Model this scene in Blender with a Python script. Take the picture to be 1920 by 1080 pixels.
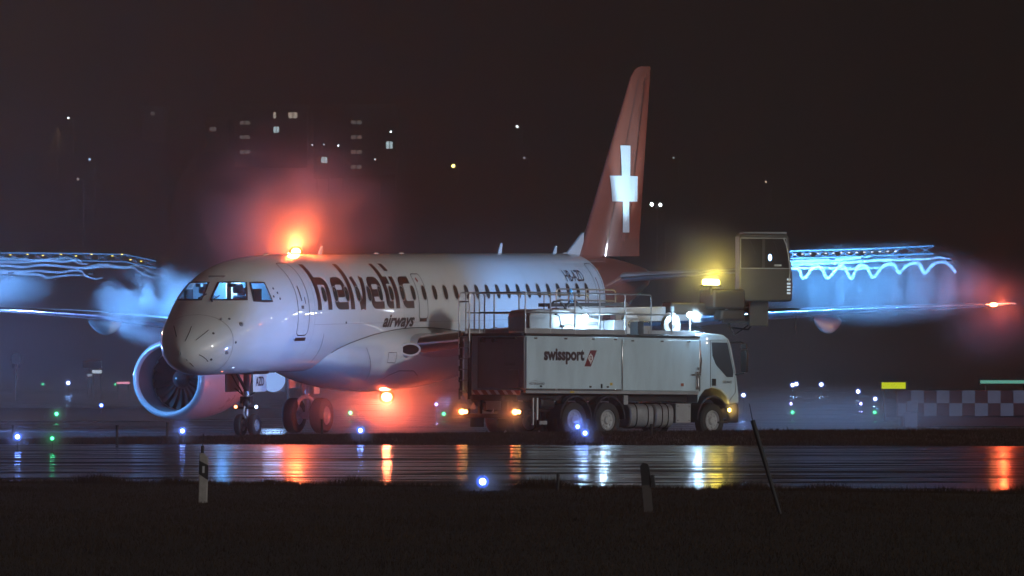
import bpy, bmesh, math, random
import numpy as np
from mathutils import Vector, Matrix, Euler
for o in list(bpy.data.objects): bpy.data.objects.remove(o, do_unlink=True)
random.seed(7); RNG = np.random.default_rng(11)
SC = bpy.context.scene; COL = SC.collection
R = math.radians
# ---------------------------------------------------------------- camera
F = 15000.0; CX = 960.0; HY = 698.0; CH = 1.8          # focal length in pixels (1920 wide), horizon row, eye height
PIT = math.atan((HY - 540.0) / F)
cam = bpy.data.objects.new('camera', bpy.data.cameras.new('camera')); COL.objects.link(cam)
cam.location = (0, 0, CH); cam.rotation_euler = (math.pi/2 + PIT, 0, 0)
cam.data.sensor_width = 36; cam.data.lens = 36*F/1920; cam.data.clip_start = 1; cam.data.clip_end = 6000
SC.camera = cam
# ---------------------------------------------------------------- sky: overcast night lit by the town, very dim
world = bpy.data.worlds.new('World'); SC.world = world; world.use_nodes = True
wn = world.node_tree.nodes; wl = world.node_tree.links
bg = wn['Background']
sky = wn.new('ShaderNodeTexSky'); sky.sky_type = 'NISHITA'; sky.sun_disc = False
sky.sun_elevation = R(-6); sky.sun_rotation = R(129)
mixw = wn.new('ShaderNodeMix'); mixw.data_type = 'RGBA'; mixw.inputs[0].default_value = 0.05
mixw.inputs[6].default_value = (0.38, 0.27, 0.20, 1)      # low cloud lit from below by the town
wl.new(sky.outputs[0], mixw.inputs[7]); 
tcw = wn.new('ShaderNodeTexCoord'); sx_ = wn.new('ShaderNodeSeparateXYZ'); wl.new(tcw.outputs['Generated'], sx_.inputs[0])
dv = wn.new('ShaderNodeMath'); dv.operation = 'ARCTAN2'; wl.new(sx_.outputs[0], dv.inputs[0]); wl.new(sx_.outputs[1], dv.inputs[1])
mrw = wn.new('ShaderNodeMapRange'); mrw.interpolation_type = 'SMOOTHSTEP'      # skyglow sits over the town, to the left
mrw.inputs[1].default_value = -.01; mrw.inputs[2].default_value = .085; mrw.inputs[3].default_value = 1.15; mrw.inputs[4].default_value = .12; wl.new(dv.outputs[0], mrw.inputs[0])
vm = wn.new('ShaderNodeVectorMath'); vm.operation = 'SCALE'; wl.new(mixw.outputs[2], vm.inputs[0]); wl.new(mrw.outputs[0], vm.inputs['Scale']); wl.new(vm.outputs[0], bg.inputs[0])
bg.inputs[1].default_value = 0.062
# apron floodlighting from behind the camera, far to the right
sun = bpy.data.objects.new('apron_floodlight', bpy.data.lights.new('apron_floodlight', 'SUN')); COL.objects.link(sun)
SUN_E = 1.2; sun.data.energy = SUN_E; sun.data.angle = R(1.5); sun.data.color = (0.96, 0.97, 0.955)
sd = Vector((0.80, -0.58, 0.20)).normalized(); sun.rotation_euler = sd.to_track_quat('Z', 'Y').to_euler()
SC.view_settings.view_transform = 'Standard'; SC.view_settings.look = 'None'
SC.view_settings.exposure = 0; SC.view_settings.gamma = 1
SC.render.engine = 'CYCLES'
cy = SC.cycles; cy.use_denoising = True
cy.max_bounces = 6; cy.diffuse_bounces = 2; cy.glossy_bounces = 3; cy.transmission_bounces = 4; cy.volume_bounces = 0
cy.transparent_max_bounces = 12; cy.caustics_reflective = False; cy.caustics_refractive = False
cy.sample_clamp_indirect = 4.0; cy.sample_clamp_direct = 0
cy.volume_step_rate = 1.0; cy.volume_max_steps = 256; cy.use_light_tree = True

def P(px, py, Y):                    # photograph pixel at distance Y -> point in the world
    return Vector(((px-CX)/F*Y, Y, CH + (HY-py)/F*Y))
def X(px, Y): return (px-CX)/F*Y
# ---------------------------------------------------------------- materials
def nodes(m): return m.node_tree.nodes, m.node_tree.links
MATS = {}
def pm(name, col, rough=.5, metal=0., coat=0., vary=0., vscale=3., bump=0., bscale=20., spec=.5, alpha=None, stretch=(1,1,1)):
    m = bpy.data.materials.new(name); m.use_nodes = True; n, l = nodes(m); b = n['Principled BSDF']
    b.inputs['Base Color'].default_value = (*col, 1); b.inputs['Roughness'].default_value = rough
    b.inputs['Metallic'].default_value = metal; b.inputs['Coat Weight'].default_value = coat
    b.inputs['Coat Roughness'].default_value = .025; b.inputs['Specular IOR Level'].default_value = spec
    if vary or bump:
        tc = n.new('ShaderNodeTexCoord'); mp = n.new('ShaderNodeMapping'); mp.inputs['Scale'].default_value = stretch
        l.new(tc.outputs['Object'], mp.inputs[0])
    if vary:
        t = n.new('ShaderNodeTexNoise'); t.inputs['Scale'].default_value = vscale; t.inputs['Detail'].default_value = 6
        t.inputs['Roughness'].default_value = .65; l.new(mp.outputs[0], t.inputs['Vector'])
        r = n.new('ShaderNodeValToRGB'); r.color_ramp.elements[0].position = .3; r.color_ramp.elements[1].position = .72
        r.color_ramp.elements[0].color = (*[max(0, c*(1-vary)) for c in col], 1)
        r.color_ramp.elements[1].color = (*[min(1, c*(1+vary*.6)) for c in col], 1)
        l.new(t.outputs[0], r.inputs[0]); l.new(r.outputs[0], b.inputs['Base Color'])
        mr = n.new('ShaderNodeMapRange'); mr.inputs[3].default_value = max(.02, rough*.75); mr.inputs[4].default_value = min(1, rough*1.3)
        l.new(t.outputs[0], mr.inputs[0]); l.new(mr.outputs[0], b.inputs['Roughness'])
    if bump:
        t2 = n.new('ShaderNodeTexNoise'); t2.inputs['Scale'].default_value = bscale; t2.inputs['Detail'].default_value = 4
        l.new(mp.outputs[0], t2.inputs['Vector'])
        bp = n.new('ShaderNodeBump'); bp.inputs['Strength'].default_value = bump; bp.inputs['Distance'].default_value = .02
        l.new(t2.outputs[0], bp.inputs['Height']); l.new(bp.outputs[0], b.inputs['Normal'])
    MATS[name] = m; return m
def em(name, col, strength):
    m = bpy.data.materials.new(name); m.use_nodes = True; n, l = nodes(m)
    for x in list(n): n.remove(x)
    e = n.new('ShaderNodeEmission'); e.inputs[0].default_value = (*col, 1); e.inputs[1].default_value = strength
    o = n.new('ShaderNodeOutputMaterial'); l.new(e.outputs[0], o.inputs[0])
    try: m.cycles.emission_sampling = 'NONE'
    except Exception: pass
    MATS[name] = m; return m
def glowshell(name, col, st, clear=.55):  # glowing see-through shell, imitates the bloom ring round a lamp
    m = bpy.data.materials.new(name); m.use_nodes = True; n, l = nodes(m)
    for x in list(n): n.remove(x)
    t = n.new('ShaderNodeBsdfTransparent'); e = n.new('ShaderNodeEmission'); e.inputs[0].default_value = (*col,1); e.inputs[1].default_value = st
    mx = n.new('ShaderNodeMixShader'); mx.inputs[0].default_value = 1-clear; o = n.new('ShaderNodeOutputMaterial')
    l.new(t.outputs[0], mx.inputs[1]); l.new(e.outputs[0], mx.inputs[2]); l.new(mx.outputs[0], o.inputs[0]); m.cycles.emission_sampling = 'NONE'; return m
def glassm(name, tint=(.6,.65,.7), clear=.85):
    m = bpy.data.materials.new(name); m.use_nodes = True; n, l = nodes(m)
    for x in list(n): n.remove(x)
    t = n.new('ShaderNodeBsdfTransparent'); t.inputs[0].default_value = (*tint, 1)
    g = n.new('ShaderNodeBsdfGlossy'); g.inputs['Roughness'].default_value = .03
    f = n.new('ShaderNodeFresnel'); f.inputs[0].default_value = 1.5
    mx = n.new('ShaderNodeMixShader'); o = n.new('ShaderNodeOutputMaterial')
    l.new(f.outputs[0], mx.inputs[0]); l.new(t.outputs[0], mx.inputs[1]); l.new(g.outputs[0], mx.inputs[2]); l.new(mx.outputs[0], o.inputs[0])
    return m
def volm(name, density, col=(1,1,1), aniso=.3, nscale=1., stretch=(1,1,1), thresh=(.42,.7), radial=1., detail=4, dist=0.):
    """patchy mist: noise in object space times a soft fall-off towards the hull of the unit-sized domain"""
    m = bpy.data.materials.new(name); m.use_nodes = True; n, l = nodes(m)
    for x in list(n): n.remove(x)
    v = n.new('ShaderNodeVolumePrincipled'); v.inputs['Color'].default_value = (*col, 1); v.inputs['Anisotropy'].default_value = aniso
    o = n.new('ShaderNodeOutputMaterial'); l.new(v.outputs[0], o.inputs['Volume'])
    tc = n.new('ShaderNodeTexCoord')
    mp = n.new('ShaderNodeMapping'); mp.inputs['Scale'].default_value = stretch; l.new(tc.outputs['Object'], mp.inputs[0])
    t = n.new('ShaderNodeTexNoise'); t.inputs['Scale'].default_value = nscale; t.inputs['Detail'].default_value = detail
    t.inputs['Distortion'].default_value = dist; l.new(mp.outputs[0], t.inputs['Vector'])
    r = n.new('ShaderNodeMapRange'); r.inputs[1].default_value = thresh[0]; r.inputs[2].default_value = thresh[1]; l.new(t.outputs[0], r.inputs[0])
    g = n.new('ShaderNodeTexCoord'); mp2 = n.new('ShaderNodeMapping'); mp2.name = 'fit'; l.new(g.outputs['Object'], mp2.inputs[0])
    ln = n.new('ShaderNodeVectorMath'); ln.operation = 'LENGTH'; l.new(mp2.outputs[0], ln.inputs[0])
    r2 = n.new('ShaderNodeMapRange'); r2.interpolation_type = 'SMOOTHSTEP'
    r2.inputs[1].default_value = 1.0; r2.inputs[2].default_value = 1.0-radial; r2.inputs[3].default_value = 0; r2.inputs[4].default_value = 1
    l.new(ln.outputs['Value'], r2.inputs[0])
    mu = n.new('ShaderNodeMath'); mu.operation = 'MULTIPLY'; l.new(r.outputs[0], mu.inputs[0]); l.new(r2.outputs[0], mu.inputs[1])
    m2 = n.new('ShaderNodeMath'); m2.operation = 'MULTIPLY'; l.new(mu.outputs[0], m2.inputs[0]); m2.inputs[1].default_value = density
    l.new(m2.outputs[0], v.inputs['Density'])
    return m
WHITE = pm('aircraft_white_paint', (.76,.79,.80), .38, coat=1.0, vary=.05, vscale=.8)
RED = pm('aircraft_red_paint', (.34,.108,.072), .2, coat=.8, vary=.12, vscale=.7)
CROSSW = pm('white_cross_paint', (.85,.85,.85), .3, coat=.4)
BROWN = pm('brown_livery_paint', (.062,.027,.019), .35, coat=.2)
LINE = pm('dark_seal', (.03,.028,.03), .6)
BARE = pm('polished_metal', (.72,.74,.77), .22, metal=1., vary=.08, vscale=2)
STEEL = pm('gear_steel', (.42,.42,.43), .4, metal=.6, vary=.2, vscale=6)
DARKM = pm('dark_metal', (.03,.028,.03), .45, metal=.4, vary=.2)
RUBBER = pm('tyre_rubber', (.018,.017,.017), .75, vary=.25, vscale=8, bump=.2, bscale=30)
RIM = pm('wheel_rim_grey', (.45,.45,.46), .4, metal=.3, vary=.15, vscale=8)
TRUCKW = pm('truck_white_paint', (.51,.63,.70), .32, coat=.3, vary=.16, vscale=2.2, stretch=(1,1,.22))
TRUCKG = pm('truck_rear_panel_grey', (.19,.18,.21), .3, coat=.3, vary=.2, vscale=1.5)
GREY = pm('grey_painted_steel', (.30,.30,.31), .5, vary=.15)
GALV = pm('galvanised_tube', (.42,.43,.45), .35, metal=.7, vary=.15, vscale=9)
BLACK = pm('black_plastic', (.012,.012,.013), .5, vary=.2)
GLASSD = pm('dark_window_glass', (.010,.011,.013), .06, spec=.6)
CABGLASS = pm('cab_window_glass', (.05,.06,.075), .05, spec=.7)
WINB = pm('cabin_window_shade', (.22,.15,.105), .25, coat=.5)
GLASS = glassm('clear_cockpit_glass')
SEAT = pm('seat_fabric', (.05,.05,.06), .8, vary=.2)
MAROON = pm('maroon_logo', (.16,.012,.022), .4)
NAVY = pm('dark_lettering', (.03,.012,.02), .45)
DECAL = pm('grey_decal', (.09,.09,.10), .5)
def airm(name, density, col=(1,1,1), aniso=.2):
    m = bpy.data.materials.new(name); m.use_nodes = True; n, l = nodes(m)
    for x in list(n): n.remove(x)
    v = n.new('ShaderNodeVolumePrincipled'); v.inputs['Color'].default_value = (*col, 1); v.inputs['Anisotropy'].default_value = aniso; v.inputs['Density'].default_value = density
    o = n.new('ShaderNodeOutputMaterial'); l.new(v.outputs[0], o.inputs['Volume']); return m
# ---------------------------------------------------------------- mesh helpers
class MB:
    def __init__(s): s.v = []; s.f = []
    def add(s, vs, fs):
        o = len(s.v); s.v += [tuple(v) for v in vs]; s.f += [tuple(i+o for i in f) for f in fs]; return s
    def box(s, c, d, rot=None, taper=None):
        vs = []
        for x in (-.5,.5):
            for y in (-.5,.5):
                for z in (-.5,.5):
                    k = 1 if not taper or z < 0 else taper
                    v = Vector((x*d[0]*k, y*d[1]*k, z*d[2]))
                    if rot is not None: v = rot @ v
                    vs.append(v+Vector(c))
        return s.add(vs, [(0,1,3,2),(4,6,7,5),(0,4,5,1),(2,3,7,6),(0,2,6,4),(1,5,7,3)])
    def cyl(s, a, b, r, r2=None, n=12, caps=True):
        a = Vector(a); b = Vector(b); r2 = r if r2 is None else r2; d = (b-a).normalized()
        u = d.orthogonal().normalized(); w = d.cross(u); vs = []
        for p, q in ((a,r),(b,r2)):
            for i in range(n):
                t = 2*math.pi*i/n; vs.append(p+(u*math.cos(t)+w*math.sin(t))*q)
        fs = [(i,(i+1)%n,n+(i+1)%n,n+i) for i in range(n)]
        if caps: fs += [tuple(range(n))[::-1], tuple(range(n,2*n))]
        return s.add(vs, fs)
    def tube(s, pts, r, n=8):
        pts = [Vector(p) for p in pts]; rr = r if isinstance(r, (list,tuple)) else [r]*len(pts); vs = []; fs = []
        u = None
        for k, p in enumerate(pts):
            d = (pts[min(k+1,len(pts)-1)]-pts[max(k-1,0)]).normalized()
            if u is None: u = d.orthogonal().normalized()
            u = (u-d*u.dot(d)).normalized(); w = d.cross(u)
            for i in range(n):
                t = 2*math.pi*i/n; vs.append(p+(u*math.cos(t)+w*math.sin(t))*rr[k])
        for k in range(len(pts)-1):
            for i in range(n): fs.append((k*n+i,k*n+(i+1)%n,(k+1)*n+(i+1)%n,(k+1)*n+i))
        fs += [tuple(range(n))[::-1], tuple(range((len(pts)-1)*n, len(pts)*n))]
        return s.add(vs, fs)
    def lathe(s, prof, o=(0,0,0), ax='x', n=48, a0=0, a1=2*math.pi):
        full = abs(a1-a0-2*math.pi) < 1e-6; m = n if full else n+1; vs = []; o = Vector(o)
        for h, r in prof:
            for i in range(m):
                t = a0+(a1-a0)*i/n; c = r*math.cos(t); q = r*math.sin(t)
                vs.append(o+Vector({'x':(h,c,q),'y':(c,h,q),'z':(c,q,h)}[ax]))
        fs = []
        for k in range(len(prof)-1):
            for i in range(n):
                j = (i+1) % m; fs.append((k*m+i,k*m+j,(k+1)*m+j,(k+1)*m+i))
        return s.add(vs, fs)
    def grid(s, rows, close=False):
        m = len(rows[0]); vs = [p for r in rows for p in r]; fs = []
        for k in range(len(rows)-1):
            for i in range(m if close else m-1):
                j = (i+1) % m; fs.append((k*m+i,k*m+j,(k+1)*m+j,(k+1)*m+i))
        return s.add(vs, fs)
    def prism(s, pts, d):                       # pts: 3D outline, d: extrusion vector
        n = len(pts); d = Vector(d); pts = [Vector(p) for p in pts]
        return s.add(pts+[p+d for p in pts], [tuple(range(n))[::-1], tuple(range(n,2*n))]+[(i,(i+1)%n,n+(i+1)%n,n+i) for i in range(n)])
    def sphere(s, c, r, n=12, sz=(1,1,1)):
        rows = []
        for k in range(n//2+1):
            t = math.pi*k/(n//2)
            rows.append([Vector(c)+Vector((math.sin(t)*math.cos(2*math.pi*i/n)*r*sz[0], math.sin(t)*math.sin(2*math.pi*i/n)*r*sz[1], math.cos(t)*r*sz[2])) for i in range(n)])
        return s.grid(rows, True)
    def build(s, name, mat=None, parent=None, smooth=True, loc=None, bevel=0, angle=35, fix=True):
        me = bpy.data.meshes.new(name); me.from_pydata(s.v, [], s.f)
        bm = bmesh.new(); bm.from_mesh(me); bmesh.ops.remove_doubles(bm, verts=bm.verts, dist=1e-5)
        if fix: bmesh.ops.recalc_face_normals(bm, faces=bm.faces)
        for f in bm.faces: f.smooth = smooth
        if smooth:
            for e in bm.edges:
                if len(e.link_faces) == 2 and e.calc_face_angle(0) > R(angle): e.smooth = False
        bm.to_mesh(me); bm.free()
        o = bpy.data.objects.new(name, me); COL.objects.link(o)
        if mat: me.materials.append(mat)
        if parent: o.parent = parent
        if loc is not None: o.location = loc
        if bevel:
            b = o.modifiers.new('bevel', 'BEVEL'); b.width = bevel; b.segments = 2; b.limit_method = 'ANGLE'; b.angle_limit = R(40); b.harden_normals = False
        return o
def box(name, c, d, mat, parent, bevel=0, rot=None): return MB().box(c, d, rot).build(name, mat, parent, bevel=bevel)
def tag(o, label=None, cat=None, group=None, kind=None):
    if label: o['label'] = label
    if cat: o['category'] = cat
    if group: o['group'] = group
    if kind: o['kind'] = kind
    return o
def empty(name, loc, rot=(0,0,0), label=None, cat=None, group=None):
    o = bpy.data.objects.new(name, None); COL.objects.link(o); o.location = loc; o.rotation_euler = rot; o.empty_display_size = .3
    return tag(o, label, cat, group)
def lamp(name, loc, power, col, radius=.05, parent=None, spot=None, aim=None, blend=.5):
    d = bpy.data.lights.new(name, 'SPOT' if spot else 'POINT'); d.energy = power; d.color = col; d.shadow_soft_size = radius
    o = bpy.data.objects.new(name, d); COL.objects.link(o); o.location = loc
    if spot:
        d.spot_size = R(spot); d.spot_blend = blend
        o.rotation_euler = (Vector(aim)-Vector(loc)).to_track_quat('-Z', 'Y').to_euler()
    if parent: o.parent = parent
    return o
def textverts(s, bold=0., shear=0., res=3, maxedge=.06, h=1.):
    """flat letters: (vertices in x right / y up, faces); height of the capitals about 0.7*h"""
    cu = bpy.data.curves.new('t', 'FONT'); cu.body = s; cu.offset = bold; cu.shear = shear; cu.size = 1; cu.resolution_u = res
    ob = bpy.data.objects.new('t', cu); COL.objects.link(ob)
    dg = bpy.context.evaluated_depsgraph_get(); me = bpy.data.meshes.new_from_object(ob.evaluated_get(dg))
    bm = bmesh.new(); bm.from_mesh(me); bpy.data.objects.remove(ob)
    bmesh.ops.triangulate(bm, faces=bm.faces)
    for _ in range(4):
        es = [e for e in bm.edges if e.calc_length() > maxedge]
        if not es: break
        bmesh.ops.subdivide_edges(bm, edges=es, cuts=1); bmesh.ops.triangulate(bm, faces=bm.faces)
    vs = [tuple(v.co) for v in bm.verts]; bm.verts.index_update(); fs = [tuple(v.index for v in f.verts) for f in bm.faces]; bm.free()
    xs = [v[0] for v in vs]; ys = [v[1] for v in vs]
    return vs, fs, (min(xs), max(xs), min(ys), max(ys))
def flat_text(name, s, origin, right, up, width, height, mat, parent, bold=.02, shear=0., lift=0.):
    vs, fs, (x0,x1,y0,y1) = textverts(s, bold, shear, maxedge=9)
    o = Vector(origin); r = Vector(right).normalized(); u = Vector(up).normalized(); nn = r.cross(u)*lift
    out = [o + r*((v[0]-x0)/(x1-x0)*width) + u*((v[1]-y0)/(y1-y0)*height) + nn for v in vs]
    return MB().add(out, fs).build(name, mat, parent, smooth=False, fix=False)
def roundpoly(pts, r, k=5):
    out = [pts[0]]
    for i in range(1, len(pts)-1):
        a, b, c = (np.array(q, float) for q in (pts[i-1], pts[i], pts[i+1]))
        d1 = (a-b); d2 = (c-b); l1 = np.linalg.norm(d1); l2 = np.linalg.norm(d2); q = min(r, l1*.49, l2*.49)
        p1 = b+d1/l1*q; p2 = b+d2/l2*q
        for j in range(k+1):
            t = j/k; out.append(tuple((1-t)**2*p1+2*t*(1-t)*b+t*t*p2))
    out.append(pts[-1]); return out
def ribbon(pts, w, step=.25, across=3):
    """2D stroke -> rows of points (each row across the stroke)"""
    P2 = [np.array(p, float) for p in pts]; dense = []
    for a, b in zip(P2[:-1], P2[1:]):
        n = max(1, int(np.linalg.norm(b-a)/step))
        for i in range(n): dense.append(a+(b-a)*i/n)
    dense.append(P2[-1]); rows = []
    for i, p in enumerate(dense):
        d1 = p-dense[i-1] if i else dense[1]-p; d2 = dense[i+1]-p if i < len(dense)-1 else d1
        d1 = d1/max(1e-9, np.linalg.norm(d1)); d2 = d2/max(1e-9, np.linalg.norm(d2)); t = d1+d2; t /= max(1e-9, np.linalg.norm(t))
        n = np.array((-t[1], t[0])); k = 1/max(.6, abs(np.dot(n, (-d2[1], d2[0]))))
        rows.append([p+n*w*k*(j/across-.5) for j in range(across+1)])
    return rows
# ---------------------------------------------------------------- the airliner
HEAD = R(68.0); TILT = 0.0157; NOSE = Vector((X(339,221.0), 221.0, 0))
jet = empty('airliner', (NOSE.x, NOSE.y, -4.5*TILT), (0, -TILT, HEAD),
            'white twin-engine airliner with a red tail fin and white cross standing on the wet apron', 'airliner')
bpy.context.view_layer.update(); MJ = jet.matrix_world.copy(); MJI = MJ.inverted()
_st = np.array([  # s, top, bottom, half width, height of the widest line
 (0,2.44,2.34,.02,2.39),(.04,2.60,2.20,.20,2.39),(.12,2.74,2.07,.36,2.40),(.3,2.93,1.94,.58,2.45),(.6,3.15,1.84,.83,2.55),(1.0,3.38,1.78,1.05,2.70),
 (1.5,3.66,1.76,1.23,2.88),(1.9,3.98,1.76,1.32,3.0),(2.3,4.36,1.76,1.39,3.12),(2.7,4.63,1.76,1.435,3.22),(3.2,4.82,1.76,1.47,3.32),
 (4.0,4.98,1.76,1.50,3.42),(5.2,5.08,1.76,1.505,3.45),(7,5.12,1.76,1.505,3.46),(24,5.12,1.76,1.505,3.46),(26,5.12,1.84,1.49,3.5),
 (28,5.11,2.08,1.40,3.6),(30,5.07,2.50,1.22,3.82),(32,4.98,3.02,.95,4.02),(34,4.82,3.56,.60,4.22),(35.3,4.66,3.94,.34,4.30),(36.0,4.52,4.18,.14,4.35),(36.1,4.47,4.24,.10,4.355)])
def _pchip(x, y):
    h = np.diff(x); d = np.diff(y)/h; m = np.zeros_like(y)
    m[0] = d[0]; m[-1] = d[-1]
    for i in range(1, len(x)-1):
        if d[i-1]*d[i] > 0:
            w1 = 2*h[i]+h[i-1]; w2 = h[i]+2*h[i-1]; m[i] = (w1+w2)/(w1/d[i-1]+w2/d[i])
    def f(t):
        t = min(max(t, x[0]), x[-1]); i = min(int(np.searchsorted(x, t, 'right'))-1, len(x)-2); i = max(i, 0)
        u = (t-x[i])/h[i]
        return float((1+2*u)*(1-u)**2*y[i]+u*(1-u)**2*h[i]*m[i]+u*u*(3-2*u)*y[i+1]+u*u*(u-1)*h[i]*m[i+1])
    return f
FT, FB, FW, FC = [_pchip(_st[:,0], _st[:,k]) for k in (1,2,3,4)]
def fpt(s, th, off=0.):              # th: 0 crown, +90 starboard (+y), -90 port
    zt, zb, w, zc = FT(s), FB(s), FW(s), FC(s); ex = 2/2.12; c = math.cos(th); q = math.sin(th)
    y = w*math.copysign(abs(q)**ex, q); z = zc+(zt-zc if c > 0 else zc-zb)*math.copysign(abs(c)**ex, c)
    p = Vector((s, y, z))
    if off: p += fnorm(s, th)*off
    return p
def fnorm(s, th):
    a = fpt(s+.01, th)-fpt(max(s-.01,.001), th); b = fpt(s, th+.01)-fpt(s, th-.01); n = b.cross(a).normalized()
    if n.dot(Vector((0, math.sin(th), math.cos(th)))) < 0: n = -n
    return n
def th_of(s, z, side=-1):
    zt, zb, zc = FT(s), FB(s), FC(s); h = (zt-zc) if z > zc else (zc-zb); c = max(-1, min(1, (z-zc)/h)); c = math.copysign(abs(c)**(2.12/2), c)
    return side*math.acos(c)
def on_side(s, z, off=.007, side=-1): return fpt(s, th_of(s, z, side), off)
def pix2surf(px, py):                # photograph pixel -> (s, th) on the fuselage skin
    o = MJI @ Vector((0,0,CH)); d = (MJI.to_3x3() @ (P(px,py,100)-Vector((0,0,CH)))).normalized()
    def inside(t):
        p = o+d*t
        if p.x <= 0 or p.x >= 36: return False
        zt, zb, w, zc = FT(p.x), FB(p.x), FW(p.x), FC(p.x); h = (zt-zc) if p.z > zc else (zc-zb)
        return (abs(p.y)/w)**2.12+(abs(p.z-zc)/h)**2.12 < 1
    t = 212.
    while t < 262 and not inside(t): t += .05
    if t >= 262: return None
    a, b = t-.05, t
    for _ in range(14):
        m = (a+b)/2
        if inside(m): b = m
        else: a = m
    p = o+d*b
    return (p.x, th_of(p.x, p.z, 1 if p.y > 0 else -1))
def proj(v):                         # jet coordinates -> photograph pixel
    w = MJ @ Vector(v); return (CX+w.x*F/w.y, HY-(w.z-CH)*F/w.y)
def poly_surf(pix, n=8):
    out = []
    for i in range(len(pix)):
        a = pix[i]; b = pix[(i+1)%len(pix)]
        for k in range(n):
            q = pix2surf(a[0]+(b[0]-a[0])*k/n, a[1]+(b[1]-a[1])*k/n)
            if q: out.append(q)
    return out
def inpoly(p, poly):
    c = False; n = len(poly)
    for i in range(n):
        a, b = poly[i], poly[(i+1)%n]
        if (a[1] > p[1]) != (b[1] > p[1]) and p[0] < (b[0]-a[0])*(p[1]-a[1])/(b[1]-a[1])+a[0]: c = not c
    return c
# windscreen outlines: port front pane and port side pane, mirrored to starboard
W_F = poly_surf([(396,562),(410,530),(460,530),(462,561)]); W_S = poly_surf([(470,531),(495,531),(510,564),(476,564)])
wins = [W_F, W_S, [(s,-t) for s,t in W_F], [(s,-t) for s,t in W_S]]
# ---- fuselage skin with real window openings
ss = [0,.004,.015,.035,.07,.12,.18,.26,.36,.48,.62,.78,.95,1.1]; s = 1.13
while s < 3.6: ss.append(s); s += .028
ss += list(np.arange(3.7, 24.6, .55))+list(np.arange(25, 36.05, .3))+[36.1]
NT = 220; ths = [2*math.pi*i/NT for i in range(NT)]
body = MB(); pane = [MB() for _ in wins]; rows = [[fpt(a, t) for t in ths] for a in ss]
body.v = [tuple(p) for r in rows for p in r]
def wrap(t): return t-2*math.pi if t > math.pi else t
boxes = [(min(p[0] for p in w), max(p[0] for p in w), min(p[1] for p in w), max(p[1] for p in w)) for w in wins]
WHITE_END = 31.6
for k in range(len(ss)-1):
    sm = (ss[k]+ss[k+1])/2
    for i in range(NT):
        j = (i+1) % NT; f = (k*NT+i, k*NT+j, (k+1)*NT+j, (k+1)*NT+i); hit = None
        if 1. < sm < 3.6:
            c = (sm, wrap(ths[i]+math.pi/NT))
            for q, w in enumerate(wins):
                bx = boxes[q]
                if bx[0] <= c[0] <= bx[1] and bx[2] <= c[1] <= bx[3] and inpoly(c, w): hit = q; break
        if hit is None: body.f.append(f)
        else: pane[hit].add([body.v[q] for q in f], [(0,1,2,3)])
fus = body.build('fuselage', WHITE, jet, angle=80)
fus.data.materials.append(RED)
for p in fus.data.polygons:
    c = p.center; lim = 28.55 + .55*abs(math.sin(max(-1.5,min(1.5,(c.z-3.5)*.8))))
    if c.x > 28.9: p.material_index = 1
    if c.x > 35.2: p.material_index = 0
for q, w in enumerate(wins):
    o = pane[q].build('cockpit_window', GLASS, jet)
    cen = np.mean([np.array(a) for a in w], axis=0); rows = []
    for a in w+[w[0]]:
        b = np.array(a); d = b-cen; p0 = fpt(*b, .012); d3 = (fpt(*(cen+d*1.02), .012)-p0).normalized()
        rows.append([p0-d3*.02, p0+d3*.0, p0+d3*.05])
    MB().grid(rows).build('window_frame', LINE, o)
# cockpit interior
FL = MB().box((2.75,0,3.0),(2.1,2.3,.06)); FL.build('cockpit_floor', DARKM, jet)
def hullslice(s_, z0=3.0, k=.97):
    return [Vector((s_, fpt(s_, t).y*k, max(z0, FC(s_)+(fpt(s_, t).z-FC(s_))*k))) for t in np.linspace(-1.75,1.75,40)]
bh = MB().prism([p for p in hullslice(3.62) if p.y < -.22]+[Vector((3.62,-.22,4.6)),Vector((3.62,-.22,3.0))], (.05,0,0))
bh.prism([p for p in hullslice(3.62) if p.y > .22]+[Vector((3.62,.22,3.0)),Vector((3.62,.22,4.6))][::1], (.05,0,0))
BHM = pm('cockpit_lining', (.55,.56,.57), .6, vary=.1); bh.build('bulkhead', BHM, jet)
MB().box((4.4,0,3.8),(.05,.8,1.5)).build('galley_wall', BHM, jet)
gs = MB()
gs.grid([[Vector((1.75+.35*math.cos(t*1.2), y, 3.52+.10*math.cos(t*1.5)+dz)) for t in np.linspace(-1,1,7)] for y, dz in ((-1.0,-.05),(-.6,0),(0,.02),(.6,0),(1.0,-.05))])
gs.box((1.95,0,3.38),(.4,1.9,.25)).build('glareshield', BLACK, jet)
for sy in (-1,1):
    st = MB().box((2.75,sy*.5,3.35),(.5,.48,.12)).box((3.02,sy*.5,3.65),(.12,.46,.65)).box((3.04,sy*.5,4.08),(.10,.26,.22))
    st.build('pilot_seat', SEAT, jet, bevel=.04)
MB().box((2.7,0,3.32),(1.0,.3,.3)).build('centre_console', GREY, jet, bevel=.03)
MB().box((2.75,0,4.50),(.55,.5,.07)).build('overhead_panel', GREY, jet, bevel=.02)
box('dome_light', (3.0,0,4.45), (.15,.25,.03), em('cockpit_dome_light', (.6,.85,1), 9), jet)
lamp('cockpit_lamp', (2.9,0,4.3), 150, (.11,.44,1), .1, jet); lamp('vestibule_lamp', (4.0,0,4.2), 120, (.45,.75,1), .1, jet)
for sy in (-1,1):
    MB().box((2.78,sy*.52,4.16),(.16,.30,.26)).build('headrest', SEAT, jet, bevel=.05)
    MB().box((2.42,sy*.50,4.26),(.18,.16,.10)).build('display_unit', BLACK, jet, bevel=.02)
    MB().box((2.9,sy*1.05,3.9),(.5,.06,.5)).build('side_lining', SEAT, jet)
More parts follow.
